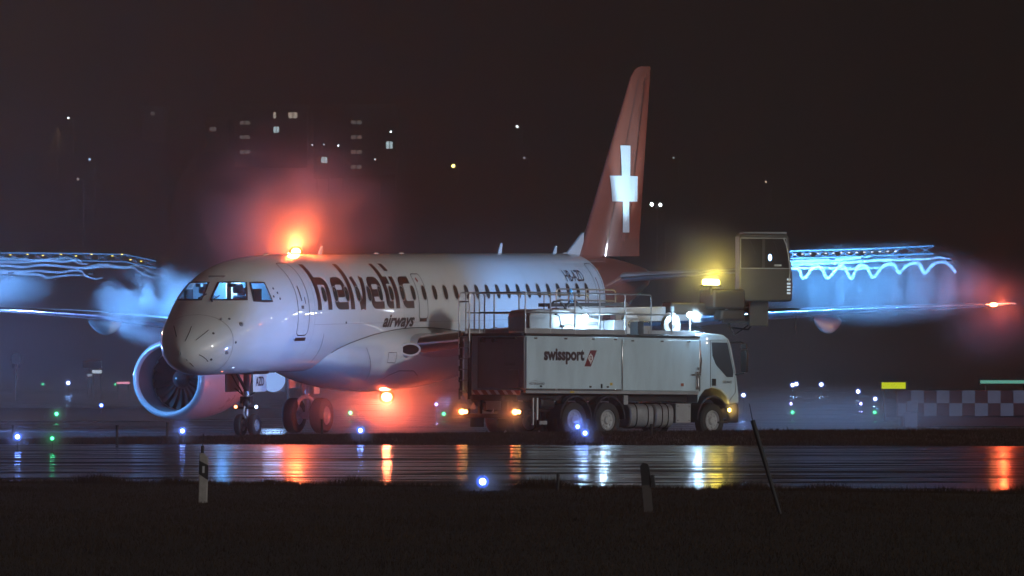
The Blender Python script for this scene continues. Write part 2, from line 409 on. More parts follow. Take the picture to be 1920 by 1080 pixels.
# wipers
for a, b in (((398,565),(412,556)),((374,561),(388,553))):
    sa, sb = pix2surf(*a), pix2surf(*b)
    if sa and sb: MB().tube([fpt(*sa,.03), fpt(*sb,.04)], .018).cyl(fpt(*sa,0), fpt(*sa,.06), .03).build('wiper', BLACK, jet)
# ---- lines and markings laid on the skin
def skin_strip(name, pix, w, mat, closed=False, off=.006, parent=None, surf=None, st=.12):
    q = surf or [pix2surf(*p) for p in pix]; q = [a for a in q if a]
    if closed: q = q+[q[0]]
    D = []
    for a, b in zip(q[:-1], q[1:]):
        L = (fpt(*a)-fpt(*b)).length; n = max(1, int(L/st))
        for i in range(n): D.append((a[0]+(b[0]-a[0])*i/n, a[1]+(b[1]-a[1])*i/n))
    D.append(q[-1]); Pp = [fpt(*a, off) for a in D]; rows = []
    for i, p in enumerate(Pp):
        t = (Pp[min(i+1,len(Pp)-1)]-Pp[max(0,i-1)]).normalized(); n = fnorm(*D[i]); c = n.cross(t)*w/2
        rows.append([p-c, p+c])
    return MB().grid(rows).build(name, mat, parent or jet, fix=False)
def dsurf(pts, side=-1): return [(a, th_of(a, z, side)) for a, z in pts]
def door(name, s0, s1, z0, z1, r=.18, side=-1, curved=0, w=.03):
    pts = roundpoly([((s0+s1)/2, z0),(s1,z0),(s1,z1),(s0,z1),(s0,z0),((s0+s1)/2, z0)], r, 5)
    return skin_strip(name, None, w, LINE, surf=dsurf(pts, side), off=.007, st=.08)
for sd_ in (-1,1):
    d1 = door('entry_door', 4.72, 5.50, 2.83, 4.86, .2, sd_); 
    skin_strip('door_sill', None, .10, BROWN, surf=dsurf([(4.74,2.72),(5.48,2.72)], sd_), parent=d1)
    skin_strip('door_handle', None, .07, BROWN, surf=dsurf([(4.98,4.22),(5.0,3.95),(5.04,3.8)], sd_), parent=d1)
    skin_strip('door_marking', None, .09, DECAL, surf=dsurf([(4.96,3.62),(5.14,3.62)], sd_), parent=d1)
    skin_strip('door_marking', None, .05, BROWN, surf=dsurf([(5.26,3.9),(5.28,3.72)], sd_), parent=d1)
    d2 = door('rear_door', 28.05, 28.75, 2.86, 4.78, .2, sd_)
    skin_strip('door_handle', None, .06, RED, surf=dsurf([(28.30,4.35),(28.36,3.9)], sd_), parent=d2)
d3 = door('overwing_exit', 13.55, 14.2, 3.22, 4.52, .12)
skin_strip('exit_handle', None, .11, pm('red_marking', (.35,.03,.015), .4), surf=dsurf([(13.78,4.40),(13.86,4.30)]), parent=d3)
skin_strip('exit_sill', None, .07, BROWN, surf=dsurf([(13.6,3.17),(14.14,3.17)]), parent=d3)
# cabin windows
def s_at(px, z):
    best = None
    for s_ in np.arange(5, 31, .02):
        if best is None or abs(proj(on_side(s_, z, 0))[0]-px) < best[0]: best = (abs(proj(on_side(s_, z, 0))[0]-px), s_)
    return best[1]
wpx = [607,629,646,668,687,710,733,753,774,796,817,835,857,878,897,916,934,952,970,988,1006,1025,1044,1063,1082,1100]
WS = [s_at(607,3.97)+ (s_at(1100,3.97)-s_at(607,3.97))*i/25 for i in range(26)]
print('window s', WS[0], WS[-1], [round(s_at(p,3.97),2) for p in wpx[::5]])
WPM = pm('cabin_window_glass', (.07,.055,.045), .12, coat=.7)
for sd_ in (-1,):
    for a in WS:
        z0 = 3.97; out = []
        for k in range(20):
            t = 2*math.pi*k/20; out.append((a+.150*math.copysign(abs(math.cos(t))**.8, math.cos(t)), z0+.215*math.copysign(abs(math.sin(t))**.8, math.sin(t))))
        vs = [on_side(a, z0, .012)]+[on_side(q[0], q[1], .012) for q in out]
        o = MB().add(vs, [(0,1+i,1+(i+1)%20) for i in range(20)]).build('cabin_window', WPM, jet, fix=False)
        skin_strip('window_surround', None, .03, pm('window_trim', (.30,.28,.26), .4) if 'window_trim' not in MATS else MATS['window_trim'], surf=dsurf(out+[out[0]]), parent=o, off=.014)
# big lettering: strokes on the skin, s from pixels along the base line
def S0(px): return s_at(px, 3.55)
def glyph(strokes, s0, s1, wu, off=.009, z0=3.53, uz=.212, name='helvetic'):
    m = MB(); us = (s1-s0)/wu
    for q, st in enumerate(strokes):
        w = 1.0
        if isinstance(st[0], (int,float)): w, st = st[0], st[1]
        rows = ribbon(roundpoly(st, .9) if len(st) > 2 else st, w)
        m.grid([[on_side(s0+p[0]*us, z0+p[1]*uz, off+q*.0015) for p in r] for r in rows])
    return m
XH = 4.35
GL = [([[(.5,0),(.5,6.1)],[(.5,2.6),(.5,XH-.5),(3.25,XH-.5),(3.25,0)]], 596,623,3.75),
      ([[(3.75,.5),(.5,.5),(.5,XH-.5),(3.25,XH-.5),(3.25,2.15),(.9,2.15)]], 629,654,3.75),
      ([[(.5,0),(.5,6.1)]], 658,665.5,1.0),
      ([[(.95,[(.45,XH),(1.7,0)])[1][0],(1.7,0)],[(2.0,0),(3.25,XH)]], 669,693,3.75),
      ([[(3.75,.5),(.5,.5),(.5,XH-.5),(3.25,XH-.5),(3.25,2.15),(.9,2.15)]], 697,721,3.75),
      ([[(.5,6.1),(.5,.5),(2.0,.5)],[(.9,XH-.5),(2.0,XH-.5)]], 725,739,2.0),
      ([[(.5,0),(.5,XH)],[(.5,5.1),(.5,6.1)]], 743,750,1.0),
      ([[(3.1,XH-.5),(.5,XH-.5),(.5,.5),(3.1,.5)]], 756,777,3.1)]
for st, a, b, wu in GL:
    glyph(st, S0(a), S0(b), wu).build('livery_letter', BROWN, jet, fix=False)
def skin_text(name, s_, px0, px1, z0, z1, mat, bold=.02, shear=0., off=.009):
    vs, fs, (x0,x1,y0,y1) = textverts(s_, bold, shear, maxedge=.12)
    a, b = s_at(px0, z0), s_at(px1, z0)
    return MB().add([on_side(a+(v[0]-x0)/(x1-x0)*(b-a), z0+(v[1]-y0)/(y1-y0)*(z1-z0), off) for v in vs], fs).build(name, mat, jet, smooth=False, fix=False)
TXT = pm('dark_brown_lettering', (.045,.018,.012), .4)
skin_text('livery_subtitle', 'airways', 715, 774, 2.88, 3.36, TXT, .03, .35)
skin_text('registration', 'HB-AZD', 1063, 1097, 4.24, 4.58, TXT, .012, -.1)
# radome strips, probes, small ports on the nose
for a, b in (((326,611),(331,632)),((359,612),(347,640)),((391,619),(367,638)),((373,665),(390,678)),((349,674),(363,687))):
    skin_strip('lightning_strip', [a,b], .022, BLACK)
skin_strip('radome_joint', None, .012, DECAL, surf=[(1.12, t) for t in np.linspace(-math.pi, math.pi, 60)])
PLN = pm('skin_joint', (.34,.34,.35), .5)
for s_ in (5.9,9.2,12.4,15.8,19.0,22.3,25.6): skin_strip('panel_line', None, .011, PLN, surf=[(s_, t) for t in np.linspace(-2.6,-.1,40)])
for t_ in (-.55,-1.75): skin_strip('panel_line', None, .010, PLN, surf=[(s_, t_) for s_ in np.linspace(5.9,27,40)])
for px, py, r in ((452,608,.075),(414,599,.04),(425,661,.06)):
    q = pix2surf(px, py)
    MB().cyl(fpt(*q,-.02), fpt(*q,.03), r, r*.8, 14).cyl(fpt(*q,.03), fpt(*q,.06), r*.4, r*.3).build('air_data_probe', STEEL, jet)
for px, py in ((400,625),(442,642),(430,598),(649,605),(396,674),(512,541),(520,549),(513,556),(525,560)):
    q = pix2surf(px, py); 
    if q: MB().cyl(fpt(*q,-.01), fpt(*q,.01), .035, .035, 10).build('static_port', LINE, jet)
skin_strip('service_panel_line', [(607,626),(601,650),(582,679)], .02, LINE)
skin_strip('panel_line', [(516,494),(540,520),(553,545),(560,580),(557,600)], .012, DECAL) if False else None
# belly / wing-root fairing
FW0, FW1 = 7.6, 22.5
def fair(s_, th):
    u = (s_-FW0)/(FW1-FW0); e = math.sin(math.pi*min(max(u,0),1)**.75)**.95 if 0 < u < 1 else 0
    w = 1.0+.75*e; zc = 2.35; hb = .45+.80*e; ht = .15+.80*e
    c = math.cos(th); q = math.sin(th); ex = 2/2.3
    return Vector((s_, w*math.copysign(abs(q)**ex,q), zc+(ht if c > 0 else hb)*math.copysign(abs(c)**ex,c)))
fr = MB().grid([[fair(a, 2*math.pi*i/96) for i in range(96)] for a in FW0+(FW1-FW0)*(1-np.cos(np.linspace(0,math.pi,60)))/2], True).build('belly_fairing', WHITE, jet, angle=80)
pts = []
for s_ in np.arange(FW0+.3, FW1-.5, .12):       # joint line between fairing and skin
    for t in np.arange(.15, 2.9, .01):
        p = fair(s_, -t)
        if p.z < FT(s_) and (abs(p.y)/FW(s_))**2.12+(abs(p.z-FC(s_))/((FT(s_)-FC(s_)) if p.z > FC(s_) else (FC(s_)-FB(s_))))**2.12 > 1.0: pts.append(p+Vector((0,-.012,.012))); break
if len(pts) > 4: MB().tube(pts, .011, 5).build('fairing_joint', LINE, fr)
def fpn(s_, t, off=.01):
    p = fair(s_, t); n = (fair(s_, t+.01)-fair(s_, t-.01)).cross(fair(s_+.02, t)-fair(s_-.02, t)).normalized()
    if n.dot(Vector((0, math.sin(t), math.cos(t)))) < 0: n = -n
    return p+n*off
def fstrip(name, pts, w, mat, parent):
    Pp = [fpn(*a, .012) for a in pts]; rows = []
    for i, p in enumerate(Pp):
        t = (Pp[min(i+1,len(Pp)-1)]-Pp[max(0,i-1)]).normalized(); n = (p-Vector((p.x,0,2.35))).normalized(); c = n.cross(t)*w/2; rows.append([p-c,p+c])
    MB().grid(rows).build(name, mat, parent, fix=False)
for pl in ([(9.6+.9*u, -1.5-1.0*u) for u in np.linspace(0,1,12)], [(11.2,-2.6),(11.4,-2.2),(11.9,-2.05),(12.9,-2.05),(13.5,-2.2),(13.7,-2.6)], [(10.9,-1.62),(11.4,-1.62),(11.4,-1.85),(10.9,-1.85),(10.9,-1.62)]):
    pl = [(pl[i][0]+(pl[i+1][0]-pl[i][0])*k/6, pl[i][1]+(pl[i+1][1]-pl[i][1])*k/6) for i in range(len(pl)-1) for k in range(6)]+[pl[-1]]
    fstrip('panel_line', pl, .018, LINE, fr)
# ---- wings
WSEC = [(1.0,11.9,5.9,2.50,.13),(1.9,12.45,5.3,2.50,.13),(3.5,13.4,4.6,2.68,.125),(5.5,14.5,3.9,2.90,.12),(8.0,15.95,3.25,3.12,.115),(10.75,17.55,2.6,3.32,.11),(13.5,19.15,1.95,3.44,.105),(15.6,20.4,1.45,3.50,.10),(16.5,21.15,1.0,3.53,.10),(16.9,21.8,.5,3.55,.10)]
def airf(n=20):
    up = []; lo = []
    for i in range(n+1):
        x = (1-math.cos(math.pi*i/n))/2; t = 5*(.2969*math.sqrt(x)-.126*x-.3516*x*x+.2843*x**3-.1015*x**4); c = .02*math.sin(math.pi*x)
        up.append((x, c+t)); lo.append((x, c-t))
    return up[::-1]+lo[1:-1]
AF = airf()
def wing(sec, name, side, mat, vert=False, inc=2.5):
    rows = []
    for l, s0, c, z, th in sec:
        r = []; ci = math.cos(R(inc)); si = math.sin(R(inc))
        for x, y in AF:
            dx, dz = x*c, y*th*c
            r.append(Vector((s0+dx, y*th*c, l)) if vert else Vector((s0+dx*ci+dz*si, side*l, z-dx*si+dz*ci)))
        rows.append(r)
    m = MB().grid(rows, True); n = len(AF)
    m.f.append(tuple(range(n))); m.f.append(tuple(range((len(rows)-1)*n, len(rows)*n)))
    return m.build(name, mat, jet, angle=50)
WINGM = pm('wing_grey_paint', (.55,.56,.58), .3, coat=.3, vary=.12, vscale=1.2, stretch=(1,.4,1))
for side in (-1,1):
    w = wing(WSEC, 'wing', side, WINGM)
    # polished leading edge skin over the front 7 per cent
    rows = []
    for l, s0, c, z, th in WSEC[1:-1]:
        r = []
        for k in range(15):
            u = (k-7)/7; x = .07*u*u; t = 5*(.2969*math.sqrt(x)-.126*x-.3516*x*x); y = math.copysign(t, u)+.02*math.sin(math.pi*x)
            dx = x*c-.006; dz = y*th*c*1.03+math.copysign(.004,u); r.append(Vector((s0+dx*math.cos(R(2.5))+dz*math.sin(R(2.5)), side*l, z-dx*math.sin(R(2.5))+dz*math.cos(R(2.5)))))
        rows.append(r)
    le = MB().grid(rows).build('leading_edge', BARE, w)
    for l in (3.6,6.6,9.6,12.6):
        i = [k for k in range(len(WSEC)-1) if WSEC[k][0] <= l][-1]; a, b = WSEC[i], WSEC[i+1]; u = (l-a[0])/(b[0]-a[0]); S_ = [a[q]+(b[q]-a[q])*u for q in range(5)]
        pr = [Vector((S_[1]+x*S_[2]-.012, side*l, S_[3]-x*S_[2]*.0437+y*S_[4]*S_[2]*1.06)) for x, y in AF if x < .25]
        MB().tube(pr, .010, 5).build('slat_gap', LINE, w)
    for l in (4.4,7.9,11.7):
        i = [k for k in range(len(WSEC)-1) if WSEC[k][0] <= l][-1]; a, b = WSEC[i], WSEC[i+1]; u = (l-a[0])/(b[0]-a[0]); S_ = [a[q]+(b[q]-a[q])*u for q in range(5)]
        c = S_[2]; L = 1.6+.32*c; s0 = S_[1]+c*.42; m = MB(); rows = []
        for k in range(15):
            t = k/14; rr = math.sin(math.pi*min(1,t*.98+.01))**.6; xx = s0+L*t; zz = S_[3]-.04*(xx-S_[1])-.17-.14*math.sin(math.pi*t)
            rows.append([Vector((xx, side*l+.17*rr*math.cos(q), zz+.27*rr*math.sin(q))) for q in np.linspace(0, 2*math.pi, 16, endpoint=False)])
        m.grid(rows, True).build('flap_track_fairing', WHITE, w)
tipl = em('red_navigation_lamp', (1,.25,.08), 60)
nv = MB().sphere((21.05,-16.6,3.52), .09, 12, (1.6,1.2,.6)).build('navigation_light', tipl, jet)
# landing light well in the wing root
for sd_ in (-1,1):
    c0 = Vector((12.05, sd_*1.80, 2.34)); n_ = Vector((-.72, sd_*.69, 0)); u_ = Vector((.69, sd_*.72*1, 0)); 
    ring = [c0+n_*.10+u_*.30*math.cos(t)+Vector((0,0,.17))*math.sin(t) for t in np.linspace(0,2*math.pi,25)]
    o = MB().tube(ring, .03, 8).build('landing_light_well', WHITE, jet)
    MB().add([c0+n_*.10]+ring[:-1], [(0,1+i,1+(i+1)%24) for i in range(24)]).build('light_glass', GLASSD, o)
# ---- engines
FANM = pm('fan_blade_titanium', (.09,.08,.08), .45, metal=.8, vary=.15)
SPIN = pm('spinner_dark', (.04,.04,.045), .35, coat=.3)
LIPM = pm('inlet_lip_metal', (.72,.75,.80), .3, metal=.35, coat=.5)
COWL = pm('cowl_white_paint', (.80,.79,.78), .28, coat=.5, vary=.08, vscale=1)
INL = pm('inlet_liner', (.17,.16,.17), .45, vary=.15)
for side in (-1,1):
    E = Vector((10.35, side*5.12, 1.50))
    nac = MB().lathe([(.16,1.135),(.6,1.185),(1.2,1.20),(2.0,1.19),(2.9,1.10),(3.8,.92),(4.25,.80),(4.22,.77)], E, n=72).build('engine_cowl', COWL, jet)
    MB().lathe([(.16,1.142),(.06,1.105),(.01,1.06),(0,1.02),(.03,.975),(.10,.945)], E, n=72).build('inlet_lip', LIPM, nac)
    MB().lathe([(.10,.946),(.3,.93),(.62,.92),(1.0,.925)], E, n=72).build('inlet_liner', INL, nac)
    MB().lathe([(1.16,.93),(1.165,.2),(1.17,.0)], E, n=48).build('fan_backing', BLACK, nac)
    fb = MB()
    for k in range(20):
        a = 2*math.pi*k/20; rows = []
        for r_ in np.linspace(.26,.90,7):
            tw = R(25+35*(r_-.26)/.64); ch = .15+.10*math.sin(math.pi*(r_-.2)/.9); sw = .18*(r_-.26)
            rows.append([Vector((1.0+ch*.8*q*math.cos(tw)*1.0, r_*math.cos(a+sw+ch*q*math.sin(tw)/r_), r_*math.sin(a+sw+ch*q*math.sin(tw)/r_)))+E for q in (-.5,-.2,.2,.5)])
        fb.grid(rows)
    fb.build('fan', FANM, nac)
    sp = MB().lathe([(.62,0),(.66,.06),(.8,.17),(1.0,.27),(1.1,.29)], E, n=32).build('spinner', SPIN, nac)
    MB().sphere(E+Vector((.645,0,.02)), .035, 10).build('spinner_mark', CROSSW, sp)
    MB().lathe([(3.7,.62),(4.3,.60),(5.0,.48),(5.3,.40),(5.25,.36)], E, n=40).lathe([(4.9,.3),(5.3,.26),(5.8,.05),(5.85,0)], E, n=24).build('exhaust_nozzle', BARE, nac)
    py = MB(); rows = []
    for x0, x1, z, w_ in ((1.6,6.0,2.45,.14),(1.0,5.4,2.75,.17),(2.0,5.0,3.0,.17)):
        rows.append([Vector((E.x+x0,E.y,z)), Vector((E.x+x0+.5,E.y+w_,z)), Vector((E.x+x1-.6,E.y+w_,z)), Vector((E.x+x1,E.y,z)), Vector((E.x+x1-.6,E.y-w_,z)), Vector((E.x+x0+.5,E.y-w_,z))])
    py.grid(rows, True).build('pylon', WHITE, nac)
    q_ = MB().box(E+Vector((1.2,-side*.85,.95)),(.5,.03,.25)).build('strake', COWL, nac)
# ---- tail
TS = [(5.0,30.1,5.2,0,.10),(5.55,30.55,4.75,0,.10),(8.4,32.8,3.05,0,.095),(10.65,34.6,1.7,0,.09),(10.93,35.0,1.35,0,.07),(11.02,35.4,.97,0,.04)]
rows = []
fin = wing(TS, 'tail_fin', 1, RED, vert=True)
def finpt(s_, z, off, side=-1):
    for a, b in zip(TS[:-1], TS[1:]):
        if a[0] <= z <= b[0]:
            u = (z-a[0])/(b[0]-a[0]); s0 = a[1]+(b[1]-a[1])*u; c = a[2]+(b[2]-a[2])*u; th = a[4]+(b[4]-a[4])*u
            x = min(max((s_-s0)/c, .0001), 1); t = 5*(.2969*math.sqrt(x)-.126*x-.3516*x*x+.2843*x**3-.1015*x**4)
            return Vector((s_, side*(t*th*c+off), z))
def finchord(z, x):
    for a, b in zip(TS[:-1], TS[1:]):
        if a[0] <= z <= b[0]:
            u = (z-a[0])/(b[0]-a[0]); return a[1]+(b[1]-a[1])*u+x*(a[2]+(b[2]-a[2])*u)
for x0 in (.30,.68):
    MB().grid([[finpt(finchord(z,x0)+d, z, .006) for d in (-.016,.016)] for z in np.linspace(5.5,10.6,30)]).build('rudder_gap' if x0 > .5 else 'panel_line', LINE, fin, fix=False)
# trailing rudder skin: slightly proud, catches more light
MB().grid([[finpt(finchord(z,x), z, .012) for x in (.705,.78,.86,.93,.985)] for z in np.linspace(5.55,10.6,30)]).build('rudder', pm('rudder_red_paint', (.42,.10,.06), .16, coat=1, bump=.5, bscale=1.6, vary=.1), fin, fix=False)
def finpoly(name, quads, mat, off=.02):
    m = MB()
    for (sa,sb,z0,sc,sd2,z1) in quads:
        m.grid([[finpt((sa+(sc-sa)*v)+((sb+(sd2-sb)*v)-(sa+(sc-sa)*v))*u, z0+(z1-z0)*v, off) for u in np.linspace(0,1,7)] for v in np.linspace(0,1,9)])
    return m.build(name, mat, fin, fix=False)
def fs_at(px, z):
    best = (1e9, 0)
    for s_ in np.arange(30.5, 36.3, .02):
        q = finpt(s_, z, .02)
        if q is not None and q.y < -.02: best = min(best, (abs(proj(q)[0]-px), s_))
    return best[1]
def fz(py): return (CH+(HY-py)*252.5/F)-TILT*29.5
zt_, za, zb_, z0_ = fz(273), fz(330), fz(378), fz(436)
finpoly('white_cross', [(fs_at(1168,z0_),fs_at(1180,z0_),z0_,fs_at(1168,zb_),fs_at(1180,zb_),zb_),
                        (fs_at(1148,zb_),fs_at(1195,zb_),zb_,fs_at(1143,za),fs_at(1196,za),za),
                        (fs_at(1166,za),fs_at(1182,za),za,fs_at(1163,zt_),fs_at(1182,zt_),zt_)], CROSSW)
MB().prism([(29.0,0,5.05),(30.45,0,5.05),(30.5,0,5.75),(30.2,0,5.62)], (0,.06,0)).build('dorsal_fillet', WHITE, fin)
HS = [(.5,30.6,3.3,4.30,.10),(1.0,30.95,3.0,4.33,.10),(3.5,32.5,2.1,4.48,.09),(5.8,33.95,1.35,4.62,.09),(6.1,34.4,.8,4.64,.08)]
TAILG = pm('stabiliser_grey', (.42,.42,.43), .3, coat=.3, vary=.15)
for side in (-1,1):
    h = wing(HS, 'horizontal_stabiliser', side, TAILG, inc=-1)
    MB().tube([Vector((a[1]-.012, side*a[0], a[3])) for a in HS[1:-1]], .035, 8).build('leading_edge', BARE, h)
# antennas on the spine, beacons
for px, h_ in ((600,.22),(937,.30),(1039,.22)):
    s_ = min(np.arange(5,30,.05), key=lambda a: abs(proj((a,0,FT(a)))[0]-px)); z = FT(s_)
    MB().prism([(s_-.14,-.015,z-.02),(s_+.14,-.015,z-.02),(s_+.20,-.015,z+h_),(s_+.10,-.015,z+h_)], (0,.03,0)).build('blade_antenna', WHITE, jet)
for px in (498,540,705,752,1060):
    s_ = min(np.arange(2,30,.05), key=lambda a: abs(proj((a,0,FT(a)))[0]-px)); z = FT(s_)
    MB().sphere((s_,0,z), .07, 10, (2.5,1,.6)).build('roof_fitting', WHITE, jet)
BEAC = em('red_beacon_glow', (1,.75,.30), 40); RGLOW = glowshell('red_beacon_halo', (1,.22,.01), 1.6, .45)  # orange shell puts a painted glow ring round each beacon
sb_ = min(np.arange(4,14,.02), key=lambda a: abs(proj((a,0,FT(a)))[0]-555)); UB = Vector((sb_,0,FT(sb_)+.06)); print('beacon s', sb_, proj(UB))
o = MB().sphere(UB, .13, 16, (1,1,.85)).build('upper_beacon', BEAC, jet); MB().sphere(UB, .20, 18, (1,1,.9)).build('beacon_glow_shell', RGLOW, o); MB().cyl((sb_,0,FT(sb_)-.02),(sb_,0,FT(sb_)+.03),.16,.14,20).build('beacon_base', STEEL, o)
lamp('upper_beacon_lamp', UB+Vector((0,0,.20)), 1350, (1,.13,.03), .15, jet)
LBp = min(np.arange(9,22,.02), key=lambda a: abs(proj((a,0,fair(a,math.pi).z))[0]-725)); zf = fair(LBp, math.pi).z; LB = Vector((LBp,0,zf-.20)); print('low beacon', LBp, proj(LB))
o = MB().sphere(LB, .15, 16, (1,1,.85)).build('lower_beacon', BEAC, jet); MB().sphere(LB, .23, 18, (1,1,.9)).build('beacon_glow_shell', RGLOW, o)
lamp('lower_beacon_lamp', LB-Vector((0,0,.18)), 850, (1,.12,.05), .12, jet)
lamp('navigation_lamp', (20.9,-16.95,3.56), 280, (1,.10,.03), .08, jet)
# added spot beside the stabiliser, brightening the fin and its cross
lamp('cross_fill_lamp', (32.6,-3.3,4.85), 1700, (.42,.74,1), .12, jet, spot=42, aim=(33.9,-.2,7.7), blend=.7)
# ---- nose gear
ng = empty('nose_gear', (4.5,0,0)); ng.parent = jet
def wheel(parent, c, r, w, rimr, nm='wheel', n=36):
    c = Vector(c)
    t = MB().lathe([(-w*.38,rimr),(-w*.5,rimr+.03),(-w*.5,r*.86),(-w*.36,r*.975),(-w*.15,r),(w*.15,r),(w*.36,r*.975),(w*.5,r*.86),(w*.5,rimr+.03),(w*.38,rimr)], c, ax='y', n=n).build(nm, RUBBER, parent)
    hb = MB()
    for sg in (-1,1):
        hb.lathe([(sg*w*.40,rimr+.005),(sg*w*.46,rimr*.94),(sg*w*.30,rimr*.80),(sg*w*.26,rimr*.45),(sg*w*.44,rimr*.34),(sg*w*.46,0)], c, ax='y', n=n)
        for k in range(8):
            a = 2*math.pi*k/8; hb.cyl(c+Vector((math.cos(a)*rimr*.62, sg*w*.24, math.sin(a)*rimr*.62)), c+Vector((math.cos(a)*rimr*.62, sg*w*.36, math.sin(a)*rimr*.62)), rimr*.09, n=8)
    hb.build('rim', RIM, t); return t
GZ = TILT*0   # tyres touch z = 0 under the pivot
for sy in (-1,1): wheel(ng, (.05, sy*.21, .31), .31, .20, .16)
MB().cyl((0,0,.50),(0,0,1.15),.055,n=14).cyl((0,0,1.1),(0,0,1.95),.085,n=14).build('strut', STEEL, ng)
MB().cyl((.05,-.2,.31),(.05,.2,.31),.045,n=12).cyl((.05,0,.31),(0,0,.55),.05,.06,n=12).tube([(-.05,0,.45),(-.25,0,.66),(-.08,0,.95)], .03).build('axle', STEEL, ng)
MB().cyl((0,0,1.25),(-.75,0,1.85),.045,n=10).cyl((0,.12,1.2),(-.6,.25,1.85),.025,n=8).box((0,0,1.02),(.22,.30,.20)).build('drag_brace', DARKM, ng)
MB().box((-.02,0,.80),(.08,.72,.07)).sphere((-.06,-.02,.93),.13,12).build('taxi_light_bracket', DARKM, ng)
for y_, c_, nm_ in ((.30,(1,.22,.08),'red'),(-.33,(.4,.6,1),'blue')):
    MB().sphere((-.08,y_,.83),.045,10).build('taxi_light', em('gear_lamp_'+nm_, c_, 14), ng)
for sy in (-1,1):
    d_ = MB().box((-.05,sy*.42,1.50),(.92,.035,.50)).build('gear_door', WHITE if sy < 0 else DARKM, ng, bevel=.012)
    MB().tube([(0,sy*.10,1.15),(.1,sy*.40,1.35)], .018).build('door_link', DARKM, d_)
    if sy < 0: flat_text('registration_letters', 'AZD', (-.36,-.442,1.42), (1,0,0), (0,0,1), .58, .26, NAVY, d_, .03, 0, lift=.004)
MB().prism([(-.6,-.44,1.75),(.55,-.44,1.75),(.35,-.55,1.95),(-.4,-.55,1.95)], (0,.88,0)).build('gear_bay_rim', DARKM, ng)
# ---- main gear
for side in (-1,1):
    mg = empty('main_gear', (16.3, side*3.25, 0)); mg.parent = jet; G = -TILT*11.8
    for sy in (-1,1): wheel(mg, (0, sy*.44, .52+G), .52, .40, .27)
    MB().cyl((0,-.44,.52+G),(0,.44,.52+G),.08,n=14).box((0,.0,.52+G),(.2,.3,.2)).build('axle', STEEL, mg)
    MB().cyl((0,0,.55+G),(0,0,1.2),.085,n=14).cyl((0,0,1.1),(0,-side*.1,2.5),.13,n=14).build('strut', STEEL, mg)
    MB().tube([(-.12+.0*k, .28*math.cos(t), .78+G+.30*math.sin(t)) for k, t in enumerate(np.linspace(-.3,math.pi+.3,14))], .065).build('torque_fork', pm('gear_white_paint', (.6,.6,.6), .35, vary=.15) if 'gear_white_paint' not in MATS else MATS['gear_white_paint'], mg)
    MB().cyl((0,0,1.5),(.1,-side*1.5,2.2),.06,n=10).cyl((-.1,side*.1,1.3),(-.7,side*.1,2.4),.05,n=10).tube([(-.12,.06,.9),(-.2,.1,1.3),(-.12,.04,1.9)], .02).build('side_brace', STEEL, mg)
    MB().box((-.05,.42*side,1.62),(.75,.04,.95)).build('gear_door', WHITE, mg, bevel=.012)
    MB().box((-.12,-.34*side,1.35),(.4,.04,.75)).build('gear_door', WHITE, mg, bevel=.012)
# ---------------------------------------------------------------- the de-icing truck
TB = R(46.0); RRc = Vector((.37, 219.5, 0)); TL = Vector((-math.sin(TB), math.cos(TB), 0))
trk = empty('deicing_truck', tuple(RRc+TL*1.25), (0, R(.45), TB),
            'white three-axle de-icing truck with roof railing and raised boom standing in front of the airliner', 'truck')
bpy.context.view_layer.update(); MT = trk.matrix_world.copy()
def B(name, c, d, mat, par=None, bevel=0., rot=None): return MB().box(c, d, rot).build(name, mat, par or trk, bevel=bevel)
MB().box((3.7,.40,.86),(7.2,.10,.26)).box((3.7,-.40,.86),(7.2,.10,.26)).box((.25,0,.86),(.12,.9,.24)).box((2.8,0,.86),(.12,.8,.2)).box((5.5,0,.86),(.12,.8,.2)).box((3.5,0,1.14),(6.9,1.7,.22)).build('chassis', DARKM, trk)
body = B('tank_body', (3.56,0,2.06), (7.02,2.36,1.50), TRUCKW, bevel=.02)
ALU = pm('aluminium_trim', (.75,.76,.78), .25, metal=1., vary=.06)
p1 = B('side_panel', (1.96,-1.197,2.06), (3.80,.045,1.44), TRUCKW, bevel=.012)
p2 = B('side_panel', (5.48,-1.197,2.04), (3.14,.045,1.42), TRUCKW, bevel=.012)
B('panel_trim', (1.96,-1.21,1.335), (3.80,.05,.05), ALU, p1, .01); B('panel_trim', (3.90,-1.21,2.03), (.035,.05,1.42), ALU, p1, .008)
B('panel_trim', (7.07,-1.21,2.03), (.04,.05,1.42), ALU, p2, .008)
B('side_skirt', (3.55,-1.15,1.27), (7.0,.10,.09), GREY, None, .01)
for x_ in (2.6,3.3,.62): B('panel_latch', (x_,-1.235,1.42), (.07,.03,.05), DARKM, p1, .008)
B('panel_latch', (3.05,-1.235,1.44), (.05,.03,.12), DARKM, p1, .008)
MB().box((6.95,-1.24,1.62),(.16,.04,.50)).box((6.84,-1.25,1.78),(.32,.04,.05)).cyl((6.95,-1.27,1.7),(6.95,-1.27,1.45),.03).box((6.95,-1.26,1.95),(.06,.03,.08)).build('door_lock', ALU, p2)
B('roof_edge', (3.56,-1.17,2.84), (7.06,.09,.07), DARKM, None, .01); B('roof_edge', (3.56,1.17,2.84), (7.06,.09,.07), DARKM, None, .01); B('roof_edge', (.03,0,2.84), (.07,2.2,.07), DARKM, None, .01)
B('warning_label', (3.45,-1.223,1.50), (.10,.004,.07), pm('label_yellow', (.55,.38,.03), .5), p1); B('warning_label', (6.35,-1.223,1.50), (.12,.004,.08), RED, p2); B('warning_label', (1.9,-1.205,1.27), (.16,.012,.05), MATS['label_yellow'], p1)
for x_ in (.4,1.6,2.7,3.6): B('hinge', (x_,-1.228,2.74), (.12,.02,.04), ALU, p1)
for x_ in (4.3,5.5,6.6): B('hinge', (x_,-1.228,2.71), (.12,.02,.04), ALU, p2)
